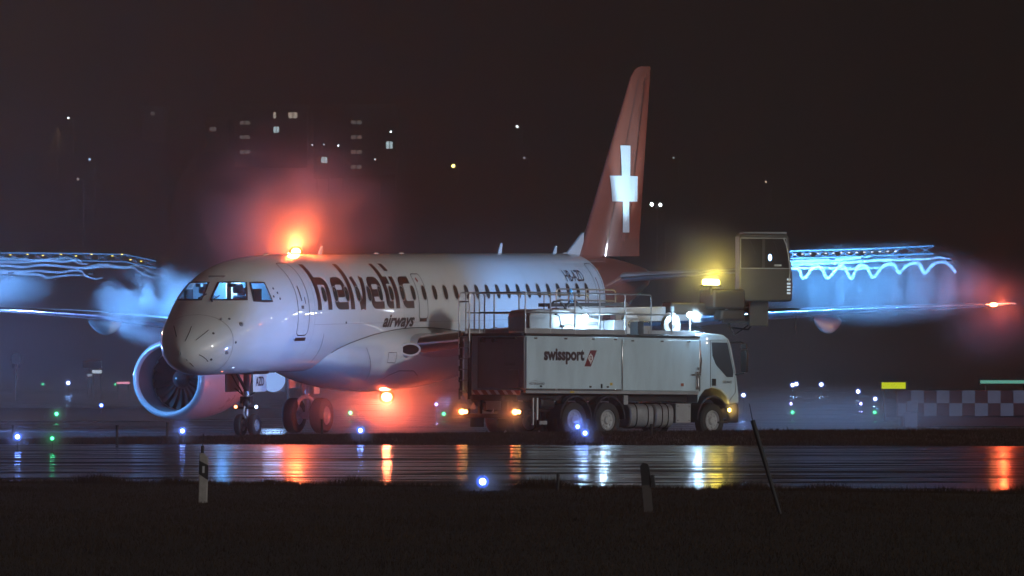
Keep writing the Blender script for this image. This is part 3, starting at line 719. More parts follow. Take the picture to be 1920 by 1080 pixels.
flat_text('logo_lettering', 'swissport', (.74,-1.2225,2.03), (1,0,0), (0,0,1), 1.62, .44, NAVY, p1, .045, lift=.002)
mk = MB().prism([(2.36,-1.2235,1.98),(2.62,-1.2235,1.98),(2.86,-1.2235,2.43),(2.60,-1.2235,2.43)], (0,-.003,0)).build('logo_mark', MAROON, p1)
em_ = MB()
def flatrib(m, pts, w, y): m.grid([[Vector((p[0], y-.0004*len(m.v)*0, p[1])) for p in r] for r in ribbon(pts, w, .02, 1)])
flatrib(em_, [(2.61+.085*math.cos(t), 2.215+.085*math.sin(t)) for t in np.linspace(0,2*math.pi,29)], .018, -1.2285)
flatrib(em_, [(2.61,2.34),(2.68,2.215),(2.61,2.06),(2.54,2.215),(2.61,2.34)], .016, -1.2292)
flatrib(em_, [(2.53,2.215),(2.69,2.215)], .014, -1.2299); flatrib(em_, [(2.61,2.14),(2.61,2.30)], .014, -1.2303)
em_.build('logo_emblem', CROSSW, mk, smooth=False)
flat_text('maker_lettering', 'VESTERGAARD', (.15,-1.2225,1.46), (1,0,0), (0,0,1), .62, .062, DECAL, p1, .02, lift=.002)
MB().prism([(.15,-1.223,1.55),(.40,-1.223,1.565),(.68,-1.223,1.545),(.40,-1.223,1.575)], (0,-.002,0)).build('maker_lettering', DECAL, p1)
# rear face
rp = B('rear_panel', (.022,-.28,2.06), (.04,1.78,1.42), TRUCKG, None, .012)
B('rear_hatch', (-.005,-.80,1.62), (.03,.36,.5), TRUCKG, rp, .012)
flat_text('fleet_number', 'DE/4443', (-.002,-.42,1.98), (0,-1,0), (0,0,1), .42, .09, DECAL, rp, .02, lift=.004)
MB().box((-.03,-.25,2.74),(.07,1.3,.05)).cyl((-.12,.35,2.68),(0,.35,2.68),.06).cyl((-.12,-.1,2.68),(0,-.1,2.68),.06).build('rear_lamp_bar', DARKM, rp)
hz = B('hazard_board', (-.01,-.1,1.245), (.04,1.9,.13), RED, None, .008)
for k in range(6): MB().prism([(-.032,-.95+k*.32,1.185),(-.032,-.82+k*.32,1.185),(-.032,-.70+k*.32,1.305),(-.032,-.83+k*.32,1.305)], (-.003,0,0)).build('hazard_stripe', CROSSW, hz)
MB().box((-.02,0,.60),(.10,2.3,.12)).box((.1,.6,.85),(.1,.1,.5)).box((.1,-.6,.85),(.1,.1,.5)).build('rear_bumper', DARKM, trk, bevel=.015)
B('licence_plate', (-.04,-.05,.90), (.03,.55,.26), GREY, None, .01); B('tow_box', (.0,-.05,1.08), (.14,.7,.14), DARKM, None, .01)
for y_ in (.30,-.40): B('rear_reflector', (-.06,y_,.9), (.02,.07,.12), BLACK)
for pts in ([(-.085,.95,1.02),(-.085,1.08,1.22),(-.085,.80,1.22)], [(-.085,.55,.80),(-.085,.80,.80),(-.085,.66,.98)], [(-.085,-.12,.66),(-.085,.0,.66),(-.085,-.12,.80)]):
    MB().prism(pts, (-.01,0,0)).build('reflective_triangle', CROSSW, trk, smooth=False)
MB().box((.3,-.2,.40),(.03,.6,.24)).build('mud_flap', BLACK, trk); MB().box((.3,.9,.44),(.03,.5,.3)).build('mud_flap', BLACK, trk)
for y_ in (1.02,-1.02):
    h_ = B('tail_lamp', (-.07,y_,.71), (.10,.36,.17), DARKM, None, .02)
    MB().sphere((-.13,y_+.05,.71),.085,14,(.5,1.3,.9)).sphere((-.13,y_-.10,.71),.06,12,(.5,1.1,.9)).build('lit_lens', em('tail_lamp_%s' % ('a' if y_>0 else 'b'), (1,.40,.10), 45), h_)
    lamp('tail_lamp_light', (-.30,y_,.71), 9, (1,.11,.04), .06, trk)
# rear ladder with slotted rails
ld = MB()
for y_ in (.80,1.15):
    ld.box((-.14,y_,2.0),(.05,.035,1.9)).box((-.10,y_,2.0),(.05,.09,1.7))
    for k in range(5): ld.cyl((-.145,y_,1.35+k*.31),(-.145,y_,1.55+k*.31),.032)
ladder = ld.build('ladder', DARKM, trk)
for k in range(6): MB().cyl((-.15,.80,1.28+k*.30),(-.15,1.15,1.28+k*.30),.016).build('rung', GALV, ladder)
for k in range(5): MB().cyl((-.172,1.15,1.35+k*.31),(-.172,1.15,1.53+k*.31),.022).build('grip', CROSSW, ladder)
# railing
rl = []
def rail(pts, r=.021): return MB().tube(pts, r, 8).build('rail', GALV, railing)
railing = B('toe_board', (2.1,-1.14,2.93), (4.1,.02,.16), GREY, None, .006)
railing.name = 'railing'
B('toe_board', (2.3,1.14,2.93), (4.5,.02,.16), GREY, railing, .006); B('toe_board', (6.0,-1.14,2.93), (1.9,.02,.16), GREY, railing, .006)
for x_ in (.08,1.08,2.06,3.06,4.08): MB().cyl((x_,-1.14,2.86),(x_,-1.14,4.0),.021,n=10).box((x_,-1.14,2.88),(.09,.05,.03)).build('rail_post', GALV, railing)
for x_ in (.08,1.2,2.2,3.2,4.2,5.0): MB().cyl((x_,1.14,2.86),(x_,1.14,4.0),.021,n=10).build('rail_post', GALV, railing)
rail(roundpoly([(.08,-1.14,2.9),(.08,-1.14,4.0),(4.08,-1.14,4.0),(5.15,-1.14,4.0),(5.15,-1.14,2.9)], .12)); rail([(.08,-1.14,3.45),(5.15,-1.14,3.45),(6.95,-1.14,3.45)])
rail(roundpoly([(.08,1.14,2.9),(.08,1.14,4.0),(5.0,1.14,4.0),(5.0,1.14,2.9)], .12)); rail([(.08,1.14,3.45),(5.0,1.14,3.45)])
rail(roundpoly([(3.5,.95,2.9),(3.5,.95,4.16),(5.9,.95,4.16),(5.9,.95,3.2)], .12)); rail([(3.5,.95,3.85),(5.9,.95,3.85)]); MB().cyl((4.7,.95,3.4),(4.7,.95,4.16),.02).build('rail_post', GALV, railing)
rail([(.08,-1.14,4.0),(.08,.62,4.0)]); rail([(.08,-1.14,3.45),(.08,.62,3.45)])
for y_ in (.62,): MB().cyl((.08,y_,2.86),(.08,y_,4.0),.021,n=10).build('rail_post', GALV, railing)
for y_ in (.78,1.17): rail(roundpoly([(-.15,y_,2.2),(-.15,y_,4.0),(.45,y_,4.0),(.45,y_,2.9)], .14), .023)
rail([(-.15,.78,3.75),(-.15,1.17,3.75)]); rail([(.45,.78,3.45),(.08,.62,3.45)]); MB().cyl((6.0,-1.14,2.86),(6.0,-1.14,3.45),.02,n=10).build('rail_post', GALV, railing)
# chassis wheels and arches
for x_, dual in ((2.07,1),(3.41,1),(7.67,0)):
    for sy in (-1,1):
        if x_ == 2.07 or x_ == 3.41:
            w_ = wheel(trk, (x_, sy*1.02, .50), .50, .28, .285); wheel(trk, (x_, sy*.70, .50), .50, .26, .285)
        else: w_ = wheel(trk, (x_, sy*1.04, .50), .50, .30, .285)
        r0 = .60 if x_ < 7 else .62
        MB().grid([[Vector((x_+q*math.cos(t), yy, .52+q*math.sin(t)*1.02)) for t in np.linspace(.02, math.pi-.02, 26)] for q, yy in ((r0,sy*.82),(r0,sy*1.20),(r0+.03,sy*1.22),(r0+.05,sy*1.20),(r0+.05,sy*.82))]).build('wheel_arch', pm('arch_dark_paint', (.05,.05,.06), .2, coat=1) if 'arch_dark_paint' not in MATS else MATS['arch_dark_paint'], trk)
for xa, xb in ((4.28,5.24),(5.32,6.06)):
    rows = [[Vector((x_, -.85+.34*k_*math.copysign(abs(math.cos(t))**.6, math.cos(t)), .63+.33*k_*math.copysign(abs(math.sin(t))**.6, math.sin(t)))) for t in np.linspace(0,2*math.pi,32,endpoint=False)] for x_, k_ in ((xa,.9),(xa+.03,1),(xb-.03,1),(xb,.9))]
    m_ = MB().grid(rows, True); m_.f += [tuple(range(32)), tuple(range(96,128))]; ft = m_.build('fuel_tank', pm('tank_aluminium', (.5,.5,.52), .35, metal=.7, vary=.15) if 'tank_aluminium' not in MATS else MATS['tank_aluminium'], trk)
    for x_ in (xa+.25, xb-.25):
        MB().tube([(x_, -.85+.355*math.copysign(abs(math.cos(t))**.6, math.cos(t)), .63+.345*math.copysign(abs(math.sin(t))**.6, math.sin(t))) for t in np.linspace(0,2*math.pi,33)], .014, 6).build('tank_strap', DARKM, ft)
    MB().cyl(((xa+xb)/2,-1.0,.95),((xa+xb)/2,-1.0,1.0),.05).build('filler_cap', BLACK, ft)
sb = B('side_box', (6.45,-1.0,.70), (.62,.36,.55), GREY, None, .02)
for x_ in (6.22,6.68):
    for z_ in (.5,.9): MB().cyl((x_,-1.18,z_),(x_,-1.195,z_),.014).build('bolt', DARKM, sb)
B('air_tank', (1.1,-.8,.95), (.6,.5,.3), DARKM, None, .08); B('mounting_bracket', (4.15,-1.02,1.06), (.18,.22,.26), GREY, None, .01)
MB().cyl((.55,-1.0,1.1),(.55,-1.0,.35),.03).cyl((.7,-1.0,1.1),(.7,-1.0,.5),.05).box((.95,-1.0,.42),(.3,.03,.10)).build('outrigger_leg', STEEL, trk)
# cab
cabp = [(7.08,.98),(7.04,2.80),(7.14,2.93),(7.30,2.97),(8.10,2.92),(8.34,2.80),(8.45,2.60),(8.66,1.85),(8.76,1.30),(8.78,1.0),(8.36,.98),(8.26,1.18),(8.0,1.36),(7.67,1.42),(7.36,1.36),(7.14,1.16)]
cab = MB().prism([(x_,-1.16,z_) for x_, z_ in cabp], (0,2.32,0)).build('cab', TRUCKW, trk, bevel=.05)
for sy in (-1,1):
    MB().prism([(7.62,sy*1.163,2.70),(8.26,sy*1.163,2.70),(8.53,sy*1.163,1.86),(8.50,sy*1.163,1.73),(8.26,sy*1.163,1.73),(7.80,sy*1.163,2.08),(7.66,sy*1.163,2.32)], (0,sy*.012,0)).build('side_window', CABGLASS, cab)
    dr = [(7.58,1.45),(7.56,2.76),(8.28,2.78),(8.60,1.8),(8.62,1.3),(8.36,1.05)]
    MB().tube([(x_, sy*1.166, z_) for x_, z_ in dr], .007, 5).build('door_seam', LINE, cab)
    MB().box((7.72,sy*1.17,1.58),(.16,.02,.20)).build('door_grip', BLACK, cab, bevel=.01)
    mr = MB().box((8.72,sy*1.42,2.18),(.10,.22,.62)).box((8.72,sy*1.40,2.60),(.09,.2,.16)).build('wing_mirror', BLACK, cab, bevel=.03)
    MB().tube([(8.40,sy*1.16,2.70),(8.62,sy*1.36,2.72),(8.72,sy*1.40,2.68)], .018).tube([(8.62,sy*1.16,1.80),(8.72,sy*1.4,1.84)], .018).build('mirror_arm', BLACK, mr)
MB().prism([(8.470,-1.02,2.56),(8.470,1.02,2.56),(8.665,1.08,1.86),(8.665,-1.08,1.86)], (.02,0,.006)).build('windscreen', CABGLASS, cab)
for z_ in (1.6,1.45,1.3): B('grille_bar', (8.75,0,z_), (.04,1.3,.07), DARKM, cab, .01)
B('front_bumper', (8.58,0,.72), (.44,2.30,.56), DARKM, None, .06)
for sy in (-1,1):
    hl = B('headlamp', (8.80,sy*.85,.86), (.03,.32,.16), em('head_lamp_dim_%d' % (sy+1), (.75,.85,1), 1.2), None, .01)
mkr = MB().sphere((8.34,-1.195,.80),.045,12).build('side_marker_lamp', em('amber_marker', (1,.62,.12), 60), trk); lamp('marker_light', (8.34,-1.30,.80), 2.2, (1,.55,.08), .04, trk)
MB().box((8.20,-1.0,.70),(.3,.3,.3)).box((8.1,-1.10,.45),(.4,.2,.06)).build('cab_step', DARKM, trk, bevel=.02)
MB().tube([(7.10,-1.12,2.75),(7.16,-1.2,2.2),(7.12,-1.2,1.8),(7.08,-1.1,1.3)], .02).build('air_hose', BLACK, trk)
for z_ in (2.80,2.68): MB().sphere((7.42,-1.165,z_),.022,8).build('marker_lamp', em('cab_marker_%d' % int(z_*100), (1,.6,.4), 5), cab)
flat_text('fleet_number', 'DE/4443', (8.10,-1.163,1.55), (1,0,0), (0,0,1), .36, .08, DECAL, cab, .02, lift=.004)
B('roof_deflector', (7.35,0,3.0), (.5,1.5,.05), TRUCKW, cab, .02)
# deck equipment
turret = MB().prism([(1.02,-.42,2.90),(.98,-.42,3.35),(1.10,-.42,3.52),(1.50,-.42,3.56),(1.90,-.42,3.50),(1.95,-.42,2.90)], (0,.84,0)).cyl((1.5,0,2.82),(1.5,0,2.95),.62,n=30).build('boom_turret', GREY, trk, bevel=.03)
LB_ = pm('boom_light_paint', (.42,.43,.45), .35, coat=.2, vary=.08)
boom = MB().prism([(1.95,-.34,2.95),(1.90,-.34,3.50),(2.05,-.34,3.56),(2.5,-.34,3.54),(4.45,-.34,3.20),(4.45,-.34,2.95)], (0,.68,0)).build('boom', LB_, trk, bevel=.02)
MB().box((5.35,.28,3.56),(5.2,.30,.22), Euler((0,-R(1.2),0)).to_matrix()).box((6.6,.28,3.46),(3.0,.22,.34), Euler((0,-R(1.2),0)).to_matrix()).build('boom_arm', LB_, boom, bevel=.02)
MB().box((3.9,.28,3.72),(3.4,.24,.10), Euler((0,-R(1.2),0)).to_matrix()).tube([(2.3,.1,3.6),(2.5,.1,3.78),(2.75,.1,3.8),(3.0,.1,3.6)], .03).tube([(2.95,.1,3.6),(3.15,.1,3.80),(3.4,.1,3.80),(3.65,.1,3.6)], .03).build('hose_bridge', DARKM, boom)
MB().cyl((2.4,-.36,3.1),(3.8,-.36,3.2),.035).cyl((3.2,.28,3.3),(4.6,.28,3.45),.05).build('hydraulic_ram', STEEL, boom)
MB().tube([(2.15,-.35,3.42),(2.25,-.36,3.38),(2.32,-.36,3.15),(2.42,-.36,2.97)], .012).sphere((2.12,-.36,3.42),.03,8).sphere((2.33,-.36,3.1),.03,8).build('cable', BLACK, boom)
for x_, y_ in ((6.40,-.72),(4.95,-.5)):
    rw = MB().lathe([(-.07,.30),(-.07,.33),(-.05,.35),(-.05,.12),(.05,.12),(.05,.35),(.07,.33),(.07,.30)], (x_,y_,3.18), ax='y', n=36).build('hose_reel', CROSSW, trk)
    MB().lathe([(-.09,.11),(-.12,.06),(-.12,0)], (x_,y_,3.18), ax='y', n=20).build('reel_hub', STEEL, rw); MB().lathe([(-.045,.27),(.045,.27)], (x_,y_,3.18), ax='y', n=30).build('wound_hose', BLACK, rw)
B('deck_box', (4.35,-.5,3.08), (.55,.45,.42), LB_, None, .03); B('control_unit', (4.72,-1.0,3.05), (.26,.3,.40), BLACK, None, .02); B('deck_cabinet', (5.6,-.2,3.0), (.6,.5,.3), GREY, None, .02); B('deck_grating', (5.2,-.95,2.88), (1.2,.5,.06), DARKM, None, .01)
MB().cyl((2.95,-.1,3.75),(2.95,-.1,4.05),.012).cyl((3.03,-.1,3.75),(3.03,-.1,4.05),.012).sphere((2.97,-.1,4.08),.06,10,(1,.7,1.3)).build('blue_camera_unit', pm('blue_plastic', (.05,.25,.5), .4), boom)
# work lamps, and one added fill spot
wl = em('work_lamp_glass', (.62,.85,1), 60)
h1 = MB().box((2.62,-1.0,3.44),(.22,.08,.06)).build('work_lamp', DARKM, trk); MB().sphere((2.62,-1.0,3.37),.075,12,(1,1,.8)).build('lit_lens', wl, h1)
lamp('work_lamp_light', (2.72,-.80,3.26), 60, (.42,.70,1), .08, trk); lamp('deck_lamp_light', (3.35,-1.02,3.12), 110, (.45,.72,1), .05, trk)
h2 = MB().cyl((6.83,-1.05,2.86),(6.83,-1.05,3.42),.025).build('lamp_post', TRUCKW, trk); MB().sphere((6.83,-1.05,3.47),.085,14,(1,1,.85)).build('lit_lens', wl, h2)
lamp('post_lamp_light', (6.90,-1.30,3.42), 170, (.42,.70,1), .08, trk)
MB().cyl((6.15,-1.0,2.86),(6.15,-1.0,3.58),.03).box((6.15,-1.0,3.62),(.10,.06,.14)).build('lamp_post', TRUCKW, trk)
lamp('fuselage_fill_light', (-.20,1.45,1.0), 1700, (.20,.38,1), .15, trk, spot=105, aim=(-.3,8.0,1.9), blend=1)  # added spot without a lamp body, blue fill for the lower fuselage
for sy in (-1,1): lamp('headlamp_beam', (8.95,sy*.85,.86), 2200, (.18,.44,1), .06, trk, spot=48, aim=(20,sy*1.2,.7), blend=.6)
# operator cabin at the boom tip
CABM = pm('cabin_grey_paint', (.075,.07,.065), .4, vary=.12); CWIN = pm('cabin_glass', (.03,.028,.032), .08, spec=.6)
cb = empty('operator_cabin', (10.67,-.35,3.90), (0,0,R(-42))); cb.parent = trk
W_, D_, H_ = 1.50, 1.25, 1.92
MB().prism([(-W_/2,-D_/2,0),(W_/2,-D_/2,0),(W_/2+.02,-D_/2,.35),(W_/2,-D_/2,.8),(W_/2-.10,-D_/2,1.86),(W_/2-.20,-D_/2,H_),(-W_/2+.06,-D_/2,H_),(-W_/2,-D_/2,H_-.08)], (0,D_,0)).build('cabin_shell', CABM, cb, bevel=.05)
for x0, x1 in ((-.69,-.10),(-.02,.64)):
    o = MB().prism([(x0,-D_/2-.004,.95),(x1,-D_/2-.004,.95),(x1-.06 if x1 > .3 else x1,-D_/2-.004,1.76),(x0,-D_/2-.004,1.76)], (0,-.012,0)).build('cabin_window', CWIN, cb)
MB().prism([(W_/2+.001,-.45,.98),(W_/2+.001,.45,.98),(W_/2-.085,.45,1.68),(W_/2-.085,-.45,1.68)], (.014,0,0)).build('cabin_window', CWIN, cb)
MB().box((-.06,-D_/2-.012,1.34),(.06,.03,.86)).box((0,-D_/2-.012,.93),(1.42,.03,.05)).build('window_pillar', CABM, cb)
MB().tube([(-.72,-D_/2-.03,.93),(-.72,-D_/2-.03,1.79),(.58,-D_/2-.03,1.79),(.68,-D_/2-.03,.93),(-.72,-D_/2-.03,.93)], .013, 6).tube([(.66,-D_/2-.06,.55),(.70,-D_/2-.10,1.0),(.58,-D_/2-.10,1.6),(.50,-D_/2-.03,1.8)], .016, 6).build('window_frame', LB_, cb)
MB().tube([(-.45,-D_/2-.02,1.72),(-.30,-D_/2-.03,1.35)], .01, 5).tube([(.22,-D_/2-.02,1.72),(.36,-D_/2-.03,1.35)], .01, 5).build('wiper', BLACK, cb)
MB().box((-.40,-.2,1.15),(.3,.3,.5)).box((.35,-D_/2-.016,1.02),(.2,.008,.05)).build('seat', LB_, cb)
MB().cyl((-1.3,-.1,-.55),(-.25,-.1,-.05),.05).tube([(-1.2,.2,.0),(-.9,.25,-.75),(-.4,.25,-.8),(-.15,.2,-.4)], .03).tube([(-1.3,.1,-.1),(-.8,.15,-.95),(-.3,.1,-.6)], .025).build('hydraulic_hose', DARKM, cb)
MB().box((-.02,0,H_+.02),(1.25,1.0,.06)).build('cabin_roof', LB_, cb, bevel=.02)
MB().sphere((.12,-D_/2-.03,1.24),.065,10,(.8,.4,1.5)).build('cabin_glint', em('cabin_blue_glint', (.35,.65,1), 7), cb)  # glowing bead standing for a reflection in the cabin window
for z_ in (.62,.50,.41,.32,.23): MB().box((.66,-D_/2-.02,z_),(.10,.02,.05)).build('light_strip', em('strip_%d' % int(z_*100), (.6,.75,.85), .9), cb)
MB().box((-.15,0,-.35),(.55,.5,.72)).box((-.55,.1,-.18),(.9,.3,.3)).box((-.7,.1,-.5),(.9,.5,.25)).build('cabin_mount', CABM, cb, bevel=.03)
MB().tube([(.1,-.3,-.25),(1.0,-.35,-.22)], .04).tube([(.9,-.35,-.22),(.9,-.35,-.9)], .01).build('nozzle_arm', DARKM, cb)
kn = MB().box((9.15,-.15,3.95),(1.3,.6,.55)).box((8.2,.1,3.66),(2.2,.4,.35)).box((9.4,-.2,3.5),(1.0,.35,.3)).build('boom_knuckle', pm('knuckle_dark_steel', (.05,.045,.04), .5, vary=.3), boom, bevel=.06)
bx = (MT.inverted() @ P(1333,529,226.2)); lb2 = MB().box(bx,(.55,.2,.16)).build('amber_beacon', em('amber_beacon_glow', (1,.88,.20), 45), trk, bevel=.05)
MB().cyl(bx-Vector((0,0,.35)), bx, .04).box(bx-Vector((0,0,.10)),(.6,.24,.04)).build('beacon_base', DARKM, lb2)
lamp('amber_beacon_light', tuple(bx+Vector((-.35,-.55,.25))), 60, (1,.70,.03), .15, trk)
# ---------------------------------------------------------------- ground, water film, grass
def gy(py, z=0.): return F*(CH-z)/(py-HY)
def sheet(name, pts, z, mat, kind='structure'):
    o = MB().add([(x_, y_, z) for x_, y_ in pts], [tuple(range(len(pts)))]).build(name, mat, smooth=False); tag(o, kind=kind); return o
SOIL = pm('wet_dark_grass_ground', (.014,.009,.006), .9, vary=.5, vscale=.6)
def wetmat(name, col, rough, amp, sx, sy, fine=0., puddle=0.):
    m = bpy.data.materials.new(name); m.use_nodes = True; n, l = nodes(m); b = n['Principled BSDF']
    b.inputs['Base Color'].default_value = (*col,1); b.inputs['Roughness'].default_value = rough; b.inputs['IOR'].default_value = 1.33
    tc = n.new('ShaderNodeTexCoord'); mp = n.new('ShaderNodeMapping'); mp.inputs['Scale'].default_value = (sx, sy, 1); mp.inputs['Rotation'].default_value = (0,0,R(1.2)); l.new(tc.outputs['Object'], mp.inputs[0])
    t = n.new('ShaderNodeTexNoise'); t.inputs['Scale'].default_value = 1; t.inputs['Detail'].default_value = 3; t.inputs['Roughness'].default_value = .6; l.new(mp.outputs[0], t.inputs['Vector'])
    bp = n.new('ShaderNodeBump'); bp.inputs['Strength'].default_value = 1; bp.inputs['Distance'].default_value = amp; l.new(t.outputs[0], bp.inputs['Height']); l.new(bp.outputs[0], b.inputs['Normal'])
    # ruts and joints where the water film breaks up: bands that run along the taxiway
    mp2 = n.new('ShaderNodeMapping'); mp2.inputs['Scale'].default_value = (sx*1.1, sy*.62, 1); mp2.inputs['Location'].default_value = (3.7,11.3,0); l.new(tc.outputs['Object'], mp2.inputs[0])
    t2 = n.new('ShaderNodeTexNoise'); t2.inputs['Scale'].default_value = 1; t2.inputs['Detail'].default_value = 5; t2.inputs['Distortion'].default_value = .6; l.new(mp2.outputs[0], t2.inputs['Vector'])
    r = n.new('ShaderNodeMapRange'); r.inputs[1].default_value = .48; r.inputs[2].default_value = .56; r.inputs[3].default_value = rough; r.inputs[4].default_value = puddle or rough; l.new(t2.outputs[0], r.inputs[0]); l.new(r.outputs[0], b.inputs['Roughness'])
    s_ = n.new('ShaderNodeMapRange'); s_.inputs[1].default_value = .54; s_.inputs[2].default_value = .61; s_.inputs[3].default_value = .5; s_.inputs[4].default_value = .04; l.new(t2.outputs[0], s_.inputs[0]); l.new(s_.outputs[0], b.inputs['Specular IOR Level'])
    return m
WET = wetmat('wet_taxiway_asphalt', (.018,.018,.020), .12, .013, .13, .75, puddle=.34)
WETC = wetmat('wet_apron_concrete', (.055,.055,.06), .20, .02, .03, .22, puddle=.35)
sheet('ground', [(-3000,-60),(3000,-60),(3000,2600),(-3000,2600)], -.06, SOIL)
def farY(x_): return 198.5-.235*x_
def nearY(x_): return 123.5-.80*x_ if x_ < 8 else 117.1-.35*(x_-8)
xs_ = np.linspace(-28,30,30)
tw = MB().grid([[Vector((x_,nearY(x_)-2,-.012)) for x_ in xs_],[Vector((x_,farY(x_)+.8,-.012)) for x_ in xs_]]).build('taxiway', WET, smooth=False); tag(tw, kind='structure')
sheet('apron', [(-70,203),(70,203),(120,292),(-120,292)], -.02, WETC)
sheet('far_taxiway', [(-300,292),(300,292),(500,1000),(-500,1000)], -.026, WETC)
sheet('infield_grass', [(-60,296),(-14,296),(-9,318),(-11,404),(-90,404)], -.004, SOIL)
sheet('infield_grass', [(14,262),(60,262),(60,420),(20,420)], -.004, SOIL)
sheet('painted_line', [(-40,244.9),(-8.0,245.3),(-8.0,245.75),(-40,245.35)], -.008, pm('white_road_paint', (.6,.6,.6), .25, vary=.3))
GRASSM = pm('wet_grass_blades', (.034,.019,.009), .9, vary=.45, vscale=.25, spec=.15)
def noise2(x_, y_): return math.sin(x_*.9+1.3)*math.cos(y_*.5)*.5+math.sin(x_*2.3+y_*1.1)*.3+math.sin(x_*.31-y_*.17+2)*.6
def lawnz(x_, y_):
    e = (nearY(x_)-y_)
    return min(.05, max(-.03, -.03+e*.03)) + .035*noise2(x_*.7, y_*.35)*min(1, max(0, e*.15))
lw = MB().grid([[Vector((x_, y_, lawnz(x_, y_))) for x_ in np.linspace(-16,16,65)] for y_ in list(np.linspace(45,104,60))]); 
rows = []
for v in np.linspace(0,1,40): rows.append([Vector((x_, 104+(nearY(x_)-104)*v, lawnz(x_, 104+(nearY(x_)-104)*v))) for x_ in np.linspace(-16,16,65)])
lw.grid(rows); lawn = lw.build('lawn', SOIL); tag(lawn, kind='structure')
def backY(x_): return float(np.interp(x_, [-30,-14,-11,-8,-4,0,6,14,30], [211,212,217,221.5,219.5,216.8,217.5,219,220]))
def hb(x_): return float(np.interp(x_, [-30,-13,-8,-3,3,8,30], [0,0,.05,.14,.22,.25,.26]))
def bermz(x_, y_):
    a, b = farY(x_)+.5, backY(x_); u = (y_-a)/(b-a); u = min(1,max(0,u)); return -.025+hb(x_)*math.sin(math.pi*min(1,u*1.25)*.5 if u < .8 else math.pi*.5*(1-(u-.8)/.2*.8)) + .02*noise2(x_, y_)*math.sin(math.pi*u)
rows = [[Vector((x_, farY(x_)+.5+(backY(x_)-farY(x_)-.5)*v, bermz(x_, farY(x_)+.5+(backY(x_)-farY(x_)-.5)*v))) for x_ in np.linspace(-22,24,93)] for v in np.linspace(0,1,26)]
bm_ = MB().grid(rows).build('grass_verge', SOIL); tag(bm_, kind='structure')
def grass(name, n, samp, zf, h0, h1, wid, label, clump=None):
    xy = np.array([samp() for _ in range(n)]); z = np.array([zf(a, b) for a, b in xy]); h = RNG.uniform(h0, h1, n)
    if clump is not None: h *= np.array([clump(a, b) for a, b in xy])
    an = RNG.uniform(0, math.pi, n); w = RNG.uniform(.7,1.4,n)*wid; lean = RNG.normal(0, .35, (n,2))*h[:,None]
    V = np.zeros((n,3,3)); V[:,0,0] = xy[:,0]-np.cos(an)*w; V[:,1,0] = xy[:,0]+np.cos(an)*w; V[:,2,0] = xy[:,0]+lean[:,0]
    V[:,0,1] = xy[:,1]-np.sin(an)*w; V[:,1,1] = xy[:,1]+np.sin(an)*w; V[:,2,1] = xy[:,1]+lean[:,1]
    V[:,0,2] = z-.01; V[:,1,2] = z-.01; V[:,2,2] = z+h
    me = bpy.data.meshes.new(name); me.vertices.add(n*3); me.vertices.foreach_set('co', V.reshape(-1)); me.loops.add(n*3)
    me.loops.foreach_set('vertex_index', np.arange(n*3, dtype=np.int32)); me.polygons.add(n); me.polygons.foreach_set('loop_start', np.arange(0,n*3,3, dtype=np.int32))
    try: me.polygons.foreach_set('loop_total', np.full(n,3,dtype=np.int32))
    except Exception: pass
    me.update(); me.validate(); o = bpy.data.objects.new(name, me); COL.objects.link(o); me.materials.append(GRASSM); tag(o, label, 'grass', None, 'stuff')
def s_fg():
    y_ = 62+68*RNG.random()**.8; x_ = (RNG.random()-.5)*y_*.140
    while y_ > nearY(x_)-.1: y_ = 62+68*RNG.random()**.8; x_ = (RNG.random()-.5)*y_*.140
    return x_, y_
grass('grass', 150000, s_fg, lawnz, .02, .05, .004, 'dark wet mown grass across the foreground below the taxiway', lambda a, b: .55+.45*max(0,noise2(a*1.3,b*.8))+.3)
def s_edge():
    x_ = (RNG.random()-.5)*19; return x_, nearY(x_)-.1-abs(RNG.normal(0,.9))
grass('grass', 26000, s_edge, lawnz, .06, .20, .007, 'ragged grass fringe on the near edge of the wet taxiway', lambda a, b: .5+.7*max(0,math.sin(a*3.1)*math.sin(a*1.27+1))+.4*RNG.random()**4)
def s_berm():
    x_ = (RNG.random()-.5)*31; a, b = farY(x_)+.55, backY(x_)-.1; return x_, a+(b-a)*RNG.random()
grass('grass', 90000, s_berm, bermz, .03, .10, .011, 'dark grass strip between the wet taxiway and the apron', lambda a, b: .7+.5*max(0,math.sin(a*2.3+b)*math.sin(a*.77))+.9*RNG.random()**12)
# ---------------------------------------------------------------- hill with far houses and lamps
HILLM = pm('hillside_dark', (.02,.018,.014), .95, vary=.4, vscale=.02)
def hz_(x_, y_):
    u = min(1,max(0,(y_-1000)/450)); b = u*u*(3-2*u)
    return -.05+ (46+3.5*math.sin(x_*.021+.5)+2*math.sin(x_*.06))*b + 42*min(1,max(0,(y_-1440)/240))**1.5
rows = [[Vector((x_, y_, hz_(x_, y_))) for x_ in np.linspace(-200,200,81)] for y_ in np.linspace(1000,1700,40)]
tag(MB().grid(rows).build('hill', HILLM), kind='structure')
BW = pm('rendered_block_wall', (.03,.027,.024), .8, vary=.2, vscale=.5); ROOF = pm('block_roof', (.05,.045,.04), .8, vary=.2); WDARK = pm('unlit_pane', (.02,.02,.024), .2)
LW = [em('lit_window_cool', (.7,.92,1), 2.4), em('lit_window_warm', (1,.85,.7), 1.4), em('lit_stairwell', (1,.88,.82), .34)]
